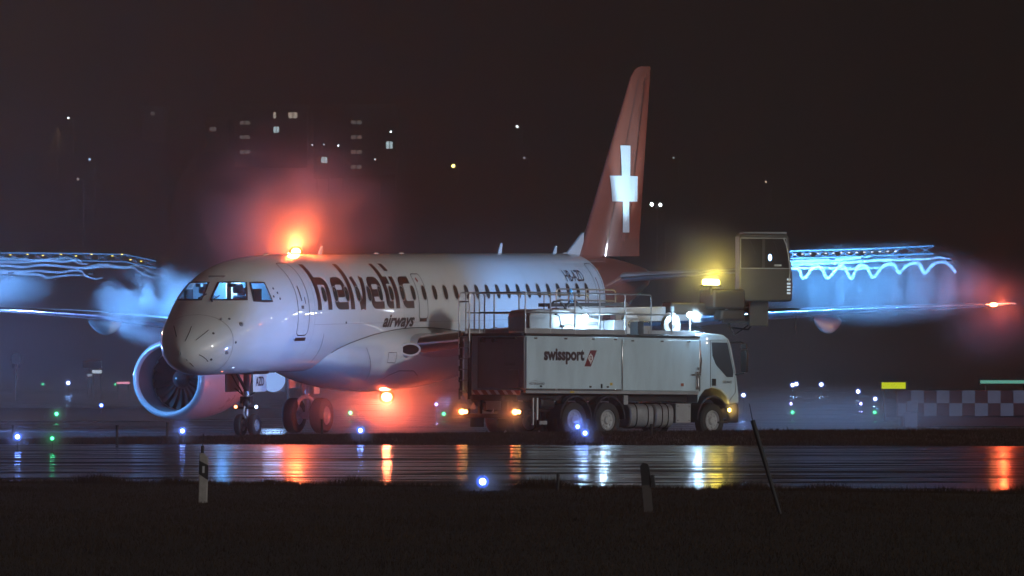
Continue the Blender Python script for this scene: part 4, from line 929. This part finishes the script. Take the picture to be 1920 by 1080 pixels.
def block(px0, px1, py0, py1, Y, label, lit, name='apartment_building', depth=10, cols=8, rowsn=5):
    x0, x1 = X(px0,Y), X(px1,Y); z1 = P(0,py0,Y).z; z0 = P(0,py1,Y).z; gz = min(z0, hz_((x0+x1)/2, Y)-1)
    r_ = empty(name, ((x0+x1)/2, Y, gz), (0,0,0), label, 'building'); w = x1-x0; H = z1-gz
    MB().box((0,depth/2,H/2),(w,depth,H)).build('wall', BW, r_); MB().box((0,depth/2,H+.2),(w+.6,depth+.6,.4)).build('roof', ROOF, r_)
    for (a, b, ww, hh, mi) in lit:
        xw = X(a,Y)-(x0+x1)/2; zw = P(0,b,Y).z-gz; sx = ww/F*Y; sz = hh/F*Y
        f_ = MB().box((xw,-.06,zw),(sx+.3,.10,sz+.3)).build('window', ROOF, r_); n_ = 2 if ww > 8 else 1
        for k in range(n_): MB().box((xw+((k+.5)/n_-.5)*sx,-.13,zw),(sx/n_*.84,.04,sz)).build('lit_pane', LW[mi], f_)
    for i in range(cols):
        for j in range(rowsn):
            xw = -w/2+w*(i+.5)/cols; zw = H-1.6-2.7*j
            if zw < .8 or any(abs(X(a,Y)-(x0+x1)/2-xw) < (ww/F*Y/2+1.0) and abs(P(0,b,Y).z-gz-zw) < 1.6 for a,b,ww,hh,mi in lit): continue
            MB().box((xw,-.02,zw),(1.1,.08,1.2)).build('window', WDARK, r_)
    return r_
block(440,575,200,320,1330,'tall apartment block on the left of the hillside with a column of dim stairwell windows', [(459,230,20,7,2),(459,257,20,7,2),(459,285,20,7,2),(515,216,6,11,1),(549,216,18,11,1),(518,243,11,11,0)])
block(588,745,200,345,1310,'wide apartment block above the airliner with five stacked dim balconies', [(668,229,22,7,2),(668,257,22,7,2),(668,285,22,7,2),(668,313,22,7,2),(663,341,9,7,2),(730,272,13,13,0),(608,300,12,11,0)], cols=9)
block(385,425,225,300,1360,'narrow house between hillside blocks with one faint window', [(399,242,13,8,2)], name='house', cols=3, rowsn=3)
block(265,310,203,290,1380,'highest small house on the left hillside with one faint window', [(286,213,9,7,2)], name='house', cols=3, rowsn=3)
block(1318,1375,318,400,1300,'low apartment block right of the tail fin with three lit windows', [(1334,332,12,13,0),(1361,332,11,11,2),(1361,361,11,12,0)], cols=3, rowsn=3)
def street(px, py, Y, label, col, st, r=.22, h=5.5, group='street lamps on the hillside'):
    p = P(px,py,Y); gz = max(-.05, min(hz_(p.x, Y), p.z-1.5)) if Y > 1000 else 0; 
    r_ = empty('street_lamp', (p.x, p.y, gz), (0,0,0), label, 'street lamp', group); hh = p.z-gz
    MB().cyl((.8,0,0),(.8,0,hh-.1),.09,.06,8).tube([(.8,0,hh-.12),(.5,0,hh+.12),(.1,0,hh+.1)], .05).build('pole', ROOF, r_)
    MB().sphere((0,0,hh),r,10).build('lamp_head', em('street_glow_%d' % px, col, st*3), r_)
WH = (.85,.95,1)
for a in ((128,221,1340,'small white street lamp at the upper far left of the hillside',WH,5,.16),(168,299,1250,'bluish street lamp low on the left hillside',(.4,.65,1),2.5,.16),(733,247,1280,'bright white lamp above the lit window at the right end of the wide block',WH,6,.16),
          (703,299,1270,'faint hooked street lamp below the wide block',WH,1.2,.15),(585,272,1290,'leftmost of three small white lamps between the two tall blocks',WH,2,.12),(607,271,1290,'middle one of three small white lamps between the two tall blocks',WH,1.8,.10),(634,273,1290,'brightest and rightmost of three small white lamps between the two tall blocks',WH,5,.15),
          (970,237,1330,'white lamp high on the hill left of the tail fin',WH,6,.20),(850,311,1200,'yellow lamp on the hillside above the fuselage',(1,.75,.2),8,.26),(983,296,1260,'dim hooked street lamp left of the tail fin',WH,1.0,.15),
          (1222,383,1150,'left one of a bright pair of lamps just right of the tail fin',WH,14,.26),(1238,384,1150,'right one of a bright pair of lamps just right of the tail fin',WH,12,.24),(1263,296,1260,'very faint lamp up the hill right of the tail fin',WH,.8,.15),
          (1436,341,1240,'small warm lamp on the right hillside beside the low block',(1,.7,.5),1.5,.15),(1470,297,1300,'faint reddish lamp on the far right hillside',(1,.5,.4),.9,.15),(146,336,1200,'dim curved lamp lowest on the left hillside',(1,.85,.8),.5,.2)): street(*a)
xm = P(108,292,1230); ct = empty('lit_tree', tuple(xm), (0,0,0), 'dim tree-shaped cone of light strings on the left hillside', 'light tree'); MB().cyl((0,0,-3),(0,0,4.6),.08).build('mast', ROOF, ct)
for k in range(6):
    a = math.pi*k/3+.3; MB().tube([(1.3*math.cos(a),1.3*math.sin(a),.2),(.45*math.cos(a),.45*math.sin(a),3),(0,0,4.5)], .035, 5).build('light_string', em('string_glow_%d' % k, (1,.7,.5), .35 if k % 2 else .15), ct)
# ---------------------------------------------------------------- airfield lights
HM = bpy.data.materials.new('lamp_droplet_air'); HM.use_nodes = True
def _hm():
    n, l = nodes(HM)
    for x in list(n): n.remove(x)
    v = n.new('ShaderNodeVolumePrincipled'); o = n.new('ShaderNodeOutputMaterial'); l.new(v.outputs[0], o.inputs['Volume'])
    tc = n.new('ShaderNodeTexCoord'); ln = n.new('ShaderNodeVectorMath'); ln.operation = 'LENGTH'; l.new(tc.outputs['Object'], ln.inputs[0])
    mr = n.new('ShaderNodeMapRange'); mr.inputs[1].default_value = 1; mr.inputs[2].default_value = .0; mr.inputs[3].default_value = 0; mr.inputs[4].default_value = 1; l.new(ln.outputs['Value'], mr.inputs[0])
    pw = n.new('ShaderNodeMath'); pw.operation = 'POWER'; pw.inputs[1].default_value = 2.6; l.new(mr.outputs[0], pw.inputs[0])
    mu = n.new('ShaderNodeMath'); mu.operation = 'MULTIPLY'; mu.inputs[1].default_value = 4.0; l.new(pw.outputs[0], mu.inputs[0]); l.new(mu.outputs[0], v.inputs['Density'])
_hm(); HME = None
def halo(parent, loc, r_):  # ball of droplets added round a lamp to imitate lens bloom
    global HME
    if HME is None: o = MB().sphere((0,0,0), 1, 16).build('lamp_halo', HM, parent); HME = o.data
    else: o = bpy.data.objects.new('lamp_halo', HME); COL.objects.link(o); o.parent = parent
    o.location = loc; o.scale = (r_,r_,r_); return o
for q_ in ((-.3,1.02,.71),(-.3,-1.02,.71)): halo(trk, q_, .85)
halo(trk, (8.34,-1.28,.80), .5); halo(trk, (6.86,-1.20,3.45), .32); halo(trk, (2.70,-.85,3.30), .5)
GLOWS = {'blue':glowshell('blue_glow',(.03,.12,1),2.2), 'green':glowshell('green_glow',(.0,.5,.14),1.0), 'white':glowshell('pale_blue_glow',(.10,.22,1),1.1), 'violet':glowshell('violet_glow',(.14,.12,1),1.1)}  # coloured glow shells standing for the bloom of the airfield lights
def fieldlight(px, py, kind, label, Y=None, zl=.32, r=None, power=None, st=14, glow=None):
    Y = Y or F*(CH-zl)/(py-HY); p = P(px,py,Y); gz = 0. if Y > 222 or Y < 140 and False else (max(0,bermz(p.x,Y)) if 199 < Y < 222 else (lawnz(p.x,Y) if Y < 124 else 0))
    col = {'blue':(.09,.22,1), 'green':(.03,.9,.35), 'white':(.16,.38,1), 'violet':(.28,.28,1)}[kind]; lc = {'blue':(.42,.62,1), 'green':(.10,1,.45), 'white':(.8,.9,1), 'violet':(.55,.55,1)}[kind]
    r = r or (.070 if Y < 230 else 3.4*Y/F); nm = {'blue':'taxiway_edge_light','green':'centreline_light','white':'approach_light','violet':'taxiway_edge_light'}[kind]
    g = {'blue':'blue taxiway edge lights','green':'green centreline lights','white':'white approach lights','violet':'blue taxiway edge lights'}[kind]
    r_ = empty(nm, (p.x,p.y,gz), (0,0,0), label, 'airfield light', g); h = p.z-gz
    MB().cyl((0,0,0),(0,0,max(.02,h-r)),r*.25,n=8).cyl((0,0,-.02),(0,0,.02),r*.8,n=12).build('stem', DARKM, r_)
    MB().cyl((0,0,h+r*.8),(0,0,h+r*1.5),r*.35,.01,8).build('cap', DARKM, r_)
    q_ = MB().sphere((0,0,h), r*.78, 12).build('lens', em('lens_glow_%d_%d' % (px,py), lc, min(st, 14)*1.5), r_)
    MB().sphere((0,0,h), r*1.45, 14).build('glow_shell', GLOWS[kind], q_)
    P_ = power if power is not None else (Y/220)**1.0*55
    lamp('lens_light', (0,0,h+.02), P_, col, r*.9, r_)
    if Y < 230 or kind == 'green' and Y < 310: halo(r_, (0,0,h), .60)
for a in ((33,819,'blue','big blue-white edge light at the left end of the grass strip'),(342,808,'blue','blue edge light beneath the far engine inlet'),(676,807,'blue','blue edge light between the main gear and the truck'),
          (190,760,'blue','blue light on the apron left of the engine, with a streaked reflection'),(818,758,'violet','violet-blue light just left of the truck ladder',300),
          (1483,757,'violet','blue light on the right apron above a green one',380),(1614,757,'violet','blue light below the far right pair, above its small reflection',380)): fieldlight(*a[:4], Y=a[4] if len(a) > 4 else None)
fieldlight(1083,800,'blue','blue-white light in front of the truck\'s rearmost wheel', Y=214, zl=.34, power=220); fieldlight(1097,812,'blue','blue-white light on the grass strip right below the truck wheels', Y=200, power=70)
fieldlight(905,903,'blue','nearest blue-white light, at the edge of the foreground grass', Y=116.5, r=.065, power=10)
for a in ((98,822,'small green light at the left end of the grass strip',None,9),(106,776,'green light on the left apron',None,12),(80,720,'leftmost distant green light',None,8),(216,721,'distant green light beside the red bar',None,8),
          (657,774,'round green light right of the main gear',300,16),(832,776,'green light next to the truck ladder',300,14),(1486,773,'green light on the right apron under a blue one',300,10),(1640,773,'far right green light under the brightest blue one',300,8)):
    fieldlight(a[0],a[1],'green',a[2],Y=a[3],r=(.05 if a[1] > 810 else None) or (4.2*(a[3] or gy(a[1],.32))/F*(.7 if a[1] < 740 else 1)), st=a[4], power=6)
for a in ((128,718,'bright white approach light far out on the left',620,40),(1493,720,'larger of two adjoining distant lights right of the truck',620,25),(1486,722,'smaller of two adjoining distant lights right of the truck',620,12),(1540,721,'single distant white light right of the adjoining two',620,25),
          (1609,734,'upper small light over the right apron',520,18),(1641,748,'brightest blue-white light right of the truck',430,60),(1394,741,'bluish light directly ahead of the truck cab',300,20)):
    fieldlight(a[0],a[1],'white',a[2],Y=a[3],st=a[4],r=4.2*a[3]/F,power=2500 if a[0] < 200 else 600)
fl = empty('floodlight', (X(512,262),262,0), (0,0,0), 'glaring blue-white floodlight seen under the nose between the landing gears', 'floodlight'); hf = P(0,712,262).z
MB().tube([(.48,.1,0),(.48,.1,hf),(.1,.1,hf)],.04).build('pole', DARKM, fl); MB().box((0,.08,hf),(.85,.12,.8)).build('housing', DARKM, fl, bevel=.02)
MB().lathe([(0,0),(0,.40)], (0,0,hf), ax='y', n=32).build('lens', em('floodlight_glass', (.30,.50,1), 1.1), fl); lamp('floodlight_light', (0,-.25,hf), 110, (.30,.52,1), .35, fl)
# ---------------------------------------------------------------- stakes, delineators, poles
WP = pm('delineator_white', (.30,.27,.25), .6, vary=.3, vscale=12); BP = pm('delineator_black', (.012,.011,.012), .6)
def stake(px, pyt, pyb, Y, label, w=.035):
    x_ = X(px,Y); zb = -.03; h = P(0,pyt,Y).z
    o = MB().cyl((0,0,zb),(.01,0,h-.04),w,w*.95,10).cyl((.01,0,h-.04),(.01,0,h),w*1.15,w*1.05,10).build('marker_stake', BP, loc=(x_,Y,0)); tag(o, label, 'stake', 'dark marker stakes')
for a in ((24,797,825,212,'dark stake beside the big blue light at the far left'),(219,797,835,199.5,'dark stake standing at the water edge left of the engine'),(313,792,818,214,'dark stake below the engine inlet, left of the blue light'),(603,786,815,214,'dark stake in front of the main gear wheel'),(1221,795,828,206,'dark stake in front of the truck fuel tanks')): stake(*a)
stake(1045,888,918,116,'short dark stake at the near water edge right of the nearest blue light', .022)
d1_ = empty('delineator_post', (X(380,107),107,.0), (0,R(1.5),0), 'upright white delineator post with a slanted black band and thin rod, left foreground', 'marker post'); hp = .72
MB().prism([(-.06,-.04,0),(.06,-.04,0),(.06,-.04,hp-.06),(.0,-.04,hp),(-.06,-.04,hp)], (0,.08,0)).build('post_body', WP, d1_, bevel=.01)
MB().prism([(-.062,-.043,.44),(.062,-.043,.36),(.062,-.043,.56),(-.062,-.043,.62)], (0,.086,0)).build('black_band', BP, d1_); MB().box((0,-.047,.50),(.03,.006,.09)).build('reflector', pm('reflector_grey', (.4,.4,.42), .2), d1_)
MB().cyl((-.02,0,hp),(-.02,0,hp+.10),.022).cyl((-.02,0,hp+.1),(-.01,0,hp+.26),.005).build('rod', BP, d1_)
d2_ = empty('delineator_post', (X(1217,99.5),99.5,.0), (0,R(-5),0), 'dark leaning delineator post with a small black box on its side, right of centre', 'marker post')
MB().prism([(-.055,-.04,0),(.055,-.04,0),(.055,-.04,.40),(-.055,-.04,.40)], (0,.08,0)).build('post_body', pm('grimy_post', (.07,.055,.05), .7, vary=.3), d2_); MB().prism([(-.058,-.043,.40),(.058,-.043,.40),(.058,-.043,.60),(.04,-.043,.66),(-.02,-.043,.68),(-.058,-.043,.64)], (0,.086,0)).build('black_cap', BP, d2_)
MB().box((.085,-.03,.44),(.05,.06,.15)).build('side_box', BP, d2_, bevel=.006)
lp = MB(); A_ = P(1466,972,99.2); B_ = P(1411,788,99.2); C_ = P(1405,757,99.2); lp.cyl(Vector((0,0,-.02)), B_-A_, .022, .03, 10).cyl(B_-A_, C_-A_, .006, .004, 6); o = lp.build('leaning_pole', BP, loc=A_); tag(o, 'thin dark pole leaning left in the right foreground, with a whip on top', 'pole')
# ---------------------------------------------------------------- distant signs and huts
def sign(px0, px1, py0, py1, Y, label, mat, text=None, name='taxiway_sign', arrow=False, posts=True):
    x0, x1 = X(px0,Y), X(px1,Y); z0, z1 = P(0,py1,Y).z, P(0,py0,Y).z; r_ = empty(name, ((x0+x1)/2,Y,0), (0,0,0), label, 'sign'); w = x1-x0; h = z1-z0
    MB().box((0,.12,(z0+z1)/2),(w+.12,.2,h+.10)).build('housing', DARKM, r_, bevel=.02); f_ = MB().box((0,.0,(z0+z1)/2),(w,.03,h)).build('lit_panel', mat, r_)
    for sx in (-.4,.4): MB().cyl((sx*w,.12,0),(sx*w,.12,z0),.05).build('post', DARKM, r_)
    if arrow:
        MB().prism([(w*.40,-.02,(z0+z1)/2+h*.28),(w*.48,-.02,(z0+z1)/2),(w*.40,-.02,(z0+z1)/2-h*.28)], (0,-.01,0)).build('arrow', DARKM, f_)
    return r_
sign(173,191,694,700,520,'white lit sign with a black arrow out in the fog, left', em('sign_white_a', (.72,.85,1), .8), arrow=True)
sign(164,173,701,706,520,'smaller lower white sign out in the fog, left', em('sign_white_b', (.6,.7,.95), .45))
sign(219,243,716,720,560,'thin pink-red lit bar left of the engine', em('bar_pink', (1,.35,.5), 1.6), name='lit_bar')
sign(1653,1698,717,729,300,'bright yellow lit sign over the checkered barrier', em('sign_yellow', (.62,.70,.01), 1.0))
sign(1838,1930,713,719,300,'long pale green lit sign at the right edge', em('sign_green', (.15,.48,.38), .7)); 
db = MB().box((0,0,0),(1.3,.8,.5)).box((.1,0,-.35),(.7,.6,.2)).cyl((0,0,-.3),(0,0,-2.4),.06).build('equipment_box', DARKM, loc=P(173,683,560), bevel=.03); tag(db, 'dark boxy unit on a post above the white signs in the fog', 'equipment box')
mp_ = P(30,673,520); rm = empty('round_headed_mast', (mp_.x,mp_.y,0), (0,0,0), 'faint dark mast with a round head at the far left in the fog', 'mast'); MB().cyl((0,0,0),(0,0,mp_.z-.3),.07).build('pole', DARKM, rm); MB().lathe([(-.1,0),(-.1,.34),(.1,.34),(.1,0)], (0,0,mp_.z), ax='y', n=28).box((-.2,0,mp_.z-.45),(.12,.2,.3)).box((.2,0,mp_.z-.45),(.12,.2,.3)).build('round_head', DARKM, rm)
CHW = pm('checker_white', (.19,.19,.24), .45, vary=.15); CHR = pm('checker_dark_red', (.06,.012,.012), .5)
Yc = 268.; u_ = 24.0/F*Yc; x0_ = X(1684,Yc); cbx = empty('checkered_barrier', (x0_+u_*6,Yc,0), (0,0,R(0)), 'long low barrier with dark red and white checks at the right edge', 'barrier'); zb_0 = P(0,780,Yc).z
MB().box((0,.8,zb_0+u_),(u_*12,1.6,u_*2)).build('barrier_body', CHR, cbx, bevel=.01); MB().box((0,.8,zb_0/2),(u_*11.6,1.3,zb_0)).build('plinth', CHR, cbx)
ck = MB()
for i in range(12):
    for j in range(2):
        if (i+j) % 2 == 0: ck.box((-u_*6+u_*(i+.5),-.006,zb_0+u_*(j+.5)),(u_,.012,u_))
ck.build('white_checks', CHW, cbx, smooth=False)
mk2 = MB().box((0,0,.26),(.42,.35,.48)).box((.05,0,.70),(.36,.3,.36)).build('marker_block', CHW, loc=(X(1707,258),258,0), bevel=.02); tag(mk2, 'small pale marker block in front of the left end of the checkered barrier', 'marker block')
# ---------------------------------------------------------------- spray booms over the wings and the spray itself
TRAILM = airm('trail_droplets', 9.0, aniso=.0)
LAT = pm('lattice_dark_steel', (.05,.05,.055), .5, vary=.2)
def boomrig(name, pts, label, Y, lampsx, lampcol, trails, hl):
    a = P(*pts[0], Y); r_ = empty(name, (a.x,a.y,0), (0,0,0), label, 'boom'); o0 = Vector((a.x,a.y,0))
    for k in range(len(pts)-1):
        p, q = P(*pts[k],Y)-o0, P(*pts[k+1],Y)-o0; m = MB(); 
        for dz in (-.11,.11):
            for dy in (-.11,.11): m.cyl(p+Vector((0,dy,dz)), q+Vector((0,dy,dz)), .022, n=6)
        n = max(2, int((q-p).length/.35))
        for i in range(n):
            u0 = p+(q-p)*i/n; u1 = p+(q-p)*(i+1)/n; s_ = 1 if i % 2 else -1
            m.cyl(u0+Vector((0,-.11,-.11*s_)), u1+Vector((0,-.11,.11*s_)), .013, n=5).cyl(u0+Vector((0,.11,.11*s_)), u1+Vector((0,.11,-.11*s_)), .013, n=5)
        m.build('lattice_section', LAT, r_)
    for px, py in lampsx: MB().box(P(px,py,Y)-o0+Vector((0,-.16,0)),(.06,.02,.022)).build('boom_lamp', em('boom_lamp_%s_%d' % (name[:3],px), lampcol, 3.0), r_)
    for q, h in enumerate(trails):  # droplet tubes standing in for light trails along the boom
        hp_ = [P(px,py,Y)+Vector((0,-.2+.05*math.sin(i*2.1),0)) for i,(px,py) in enumerate(h)]; cu = smooth3(hp_, 6); o1 = Vector((cu[0].x,cu[0].y,0)); n = len(cu)
        st = MB().tube([c-o1 for c in cu], [max(.018, .042-.02*(i/n)**3) for i in range(n)], 7).build('light_trail', TRAILM, loc=o1); tag(st, hl[q], 'light trail', None, 'stuff')
    return r_
def smooth3(p, k):
    out = []; n = len(p)
    for i in range(n-1):
        p0, p1, p2, p3 = p[max(0,i-1)], p[i], p[i+1], p[min(n-1,i+2)]
        for j in range(k):
            t = j/k; out.append(.5*((2*p1)+(p2-p0)*t+(2*p0-5*p1+4*p2-p3)*t*t+(3*p1-p0-3*p2+p3)*t**3))
    out.append(p[-1]); return out
YL = 242.5
boomrig('spray_boom', [(-160,481),(60,481),(150,482),(235,484),(292,496)], 'lattice spray boom over the far wing at left, with tiny yellow lamps and wavy light hoses', YL,
        [(20,478),(52,477),(81,479),(115,477),(143,480),(172,477),(211,480),(229,477),(245,487),(265,490)], (1,.75,.12),
        [[(-160,486),(20,485),(60,488),(100,486),(130,484),(148,494),(165,496)],[(-160,500),(0,498),(40,501),(80,497),(120,500),(160,503),(200,500),(235,503),(252,498),(270,503),(290,513),(312,519)],
         [(-160,509),(0,508),(40,510),(70,508),(110,511),(148,507),(162,518),(180,523),(192,521)],[(-160,513),(10,512),(50,514),(78,516),(90,521),(120,517),(160,516)],
         [(160,503),(190,496),(225,501),(250,502),(262,511),(285,520),(305,520)],[(-160,490),(30,492),(80,489),(120,491),(145,487),(155,494)]],
        ['wavy light trail %s of the left boom' % q for q in ('just under the lamps','running to the tip','curling down in the middle','sagging below the others','twisting at the outer end','close under the lattice')])
YR = 232.5
boomrig('spray_boom', [(1478,478),(1640,473),(1750,468)], 'lattice spray boom over the near wing at right, with a row of white lamps', YR,
        [(1490+14.5*k, 477-.45*k) for k in range(14)], (.8,.85,1),
        [[(1478,490),(1560,488),(1632,481)],[(1478,496),(1560,494),(1640,489),(1740,486),(1760,483),(1785,487)],[(1478,504),(1540,503),(1600,504),(1648,502)]],
        ['straight light trail %s of the right boom' % q for q in ('close under the lattice','running the whole length','lowest and shortest')])
# light trail of the moving spray, shaped as a zigzag droplet tube
JET2 = airm('stream_droplets', 7.0, aniso=.0)
jp = []; amp = 9
jx = [1486,1497,1504,1510,1522,1532,1540,1552,1566,1576,1584,1596,1606,1612,1624,1634,1642,1655,1668,1678,1686,1700,1716,1726,1734,1750,1768,1782,1792]
jy = [503,503,519,520,505,500,502,522,507,499,502,522,505,498,500,518,516,500,495,498,512,498,493,497,512,496,491,498,512]
cu_ = smooth3([P(a,b,YR-.25) for a,b in zip(jx,jy)], 5); o0 = Vector((cu_[0].x, cu_[0].y, 0))
SPRAYL = 'zigzag light trail of sprayed fluid under the right-hand boom'
def jetmesh(curve, wtop, drop):
    m = MB()
    m.tube([c-o0 for c in curve], .048, 8)
    return m
js = jetmesh(cu_,0,0).build('light_trail', JET2, loc=o0); tag(js, SPRAYL, 'light trail', None, 'stuff')
# ---------------------------------------------------------------- drifting mist (lit only by the lamps inside it)
def mist(name, label, c, half, density, **k):
    m = volm(name+'_air', density, **k); fit = m.node_tree.nodes['fit']; fit.inputs['Scale'].default_value = (1/half[0],1/half[1],1/half[2])
    o = MB().sphere((0,0,0),1,24,half).build(name, m, loc=c); tag(o, label, 'mist', None, 'stuff'); return o
UBw = MJ @ UB; LBw = MJ @ LB
mist('mist', 'red-lit steam billowing over the upper beacon', UBw+Vector((0,.5,1.0)), (3.6,2.6,3.0), .24, nscale=.75, thresh=(.34,.66), radial=1.0, aniso=.35, dist=.6, stretch=(.7,1,1))
mist('mist', 'red-lit mist around the lower beacon under the belly', (LBw.x+.1,LBw.y-.5,1.0), (3.4,2.6,1.5), .34, nscale=.5, thresh=(.15,.7), radial=.85, aniso=.3)
mist('mist', 'yellow-lit mist around the amber beacon', P(1325,500,226.5), (1.9,1.8,1.6), .40, nscale=.7, thresh=(.2,.7), radial=.9)
mist('mist', 'red-lit mist around the wing tip light', P(1862,585,234), (2.2,2.3,1.9), .045, nscale=.6, thresh=(.2,.7), radial=.95)
mist('spray', 'curtain of blue-lit spray falling onto the near wing at right', P(1640,530,YR+1.1), (4.0,.6,1.40), 1.1, nscale=1.3, stretch=(2.0,1,.30), thresh=(.22,.70), radial=.6, aniso=.2)
mist('spray', 'billowing blue-lit spray cloud between the far wing and the nose', P(305,575,240), (2.3,1.3,1.35), 1.0, nscale=.95, thresh=(.44,.56), radial=.4, aniso=.2, dist=.9, detail=5)
mist('spray', 'bright blue spray glow above the far wing at the left edge', P(-25,540,240), (2.3,1.2,.85), .45, nscale=.8, thresh=(.2,.7), radial=.9)
mist('mist', 'low blue ground mist on the left apron behind the lights', (X(190,430),430,.7), (11.,30,1.6), .020, nscale=.12, thresh=(.1,.6), radial=.8)
mist('mist', 'blue ground mist on the right apron ahead of the truck', (X(1520,243),243,.5), (6.5,14,1.2), .08, nscale=.15, thresh=(.1,.6), radial=.9)
mist('mist', 'wide thin mist hanging around and behind the airliner', (-1,252,2.4), (21,13,5.0), .035, nscale=.14, thresh=(.05,.7), radial=.85, aniso=.35)
# lamps carried by the booms, and two hidden ones added to light the spray
for px, py, pw in ((-95,520,6000),(20,512,1800),(170,514,1500),(366,548,1100)):
    p = P(px,py,229 if px < 0 else YL-4.0 if px < 300 else 238.5); b = MB().box((0,0,0),(.16,.08,.05)).build('spray_floodlight', DARKM, loc=p) ; tag(b, {-95:'spray boom floodlight just outside the left edge',20:'small floodlight under the left boom near the picture edge',170:'small floodlight under the middle of the left boom',366:'hidden floodlight added behind the nose to light the spray cloud'}[px], 'floodlight'); lamp('floodlight_light', (0,-.02,-.12), pw, (.11,.40,1), .08, b, spot=150, aim=((0,1.0,-.5) if px < 300 else (-1,.8,.1)) if px > 0 else (.6,1,0), blend=.4)
for px, py, pw in ((1462,490,6000),(1560,486,1600),(1620,484,1200),(1690,482,900),(1780,488,400)):
    p = P(px,py,YR-1.6); b = MB().box((0,0,0),(.16,.08,.05)).build('spray_floodlight', DARKM, loc=p); tag(b, '%s floodlight under the right-hand boom' % {1462:'added leftmost, cabin-side',1560:'second from the left',1620:'middle',1690:'second from the right',1780:'rightmost, outermost'}[px], 'floodlight'); lamp('floodlight_light', (0,-.05,-.08), pw, (.10,.40,1), .06, b, spot=150, aim=(0.25,1.0,-.6), blend=.4)
# reflections on the nose come from the terminal's floodlights behind the camera
for q, (lx, ly, lz) in enumerate(((150,90,9),(118,40,10),(62,292,3.5),(74,304,4.2),(88,312,3.2),(56,268,6),(110,345,5))): lamp('unseen_floodlight', (lx,ly,lz), 6000 if q < 2 else 420, ((1,.9,.7),(.75,.88,1),(1,.75,.35),(.8,.9,1),(.7,.85,1),(1,.85,.6),(.7,.8,1))[q], 1.0 if q < 2 else .16)
# nose highlights: unseen low lamps added where the polished skin mirrors them from
bpy.context.view_layer.update()
for q, (px, py, c_) in enumerate(((547,591,(1,.95,.6)),(520,609,(1,.7,.15)),(509,612,(.7,.8,1)),(529,603,(.9,.9,1)),(536,598,(.8,.88,1)),(560,585,(.75,.85,1)),(553,588,(.7,.8,1)))):
    s_, t_ = pix2surf(px, py); p_ = MJ @ fpt(s_, t_); n_ = (MJ.to_3x3() @ fnorm(s_, t_)).normalized(); v_ = (p_-Vector((0,0,CH))).normalized(); rf = v_-2*v_.dot(n_)*n_
    print('refl', px, py, tuple(round(a,2) for a in rf))
    L_ = p_+rf*min(80, (p_.z-.4)/max(.001,-rf.z))
    if (L_-p_).length > 20: lamp('unseen_floodlight', tuple(L_), 90*((L_-p_).length/80)**2+8, c_, .45*(L_-p_).length/80)
for a_, c_, p_w in (((60,311,9),(.8,.85,1),900),((67,318,5),(.6,.65,1),900)): lamp('unseen_floodlight', a_, p_w, c_, .35)  # unseen lamps added to put highlights on the rudder
fb_ = MB().box((0,860,40),(400,220,84)).build('fog_bank', airm('fog_bank_air', .0046, (.97,.90,.86), .87), smooth=False); tag(fb_, 'fog bank hanging in front of the town hillside', 'fog', None, 'stuff')
b = MB().box((0,0,0),(.3,.2,.1)).box((0,.1,-1.2),(.06,.06,2.3)).build('spray_floodlight', DARKM, loc=P(-120,650,246)); tag(b, 'added floodlight stand outside the left edge that lights the mist', 'floodlight'); lamp('floodlight_light', (0,-.1,-.15), 4300, (.18,.34,1), .2, b)  # unseen floodlight added to turn the left-hand mist blue
# the air
HZ = bpy.data.materials.new('night_haze'); HZ.use_nodes = True; n, l = nodes(HZ)
for x in list(n): n.remove(x)
v = n.new('ShaderNodeVolumePrincipled'); v.inputs['Density'].default_value = .0006; v.inputs['Color'].default_value = (.97,.86,.74,1); v.inputs['Anisotropy'].default_value = .85
o = n.new('ShaderNodeOutputMaterial'); l.new(v.outputs[0], o.inputs['Volume'])
hz = MB().box((0,830,46.5),(700,1800,96)).build('haze', HZ, smooth=False); tag(hz, kind='stuff')
tl = lamp('haze_gradient_lamp', (-40,340,13), 9000, (1,.66,.58), 1.0)  # unseen warm lamp added so the haze is brighter on the left
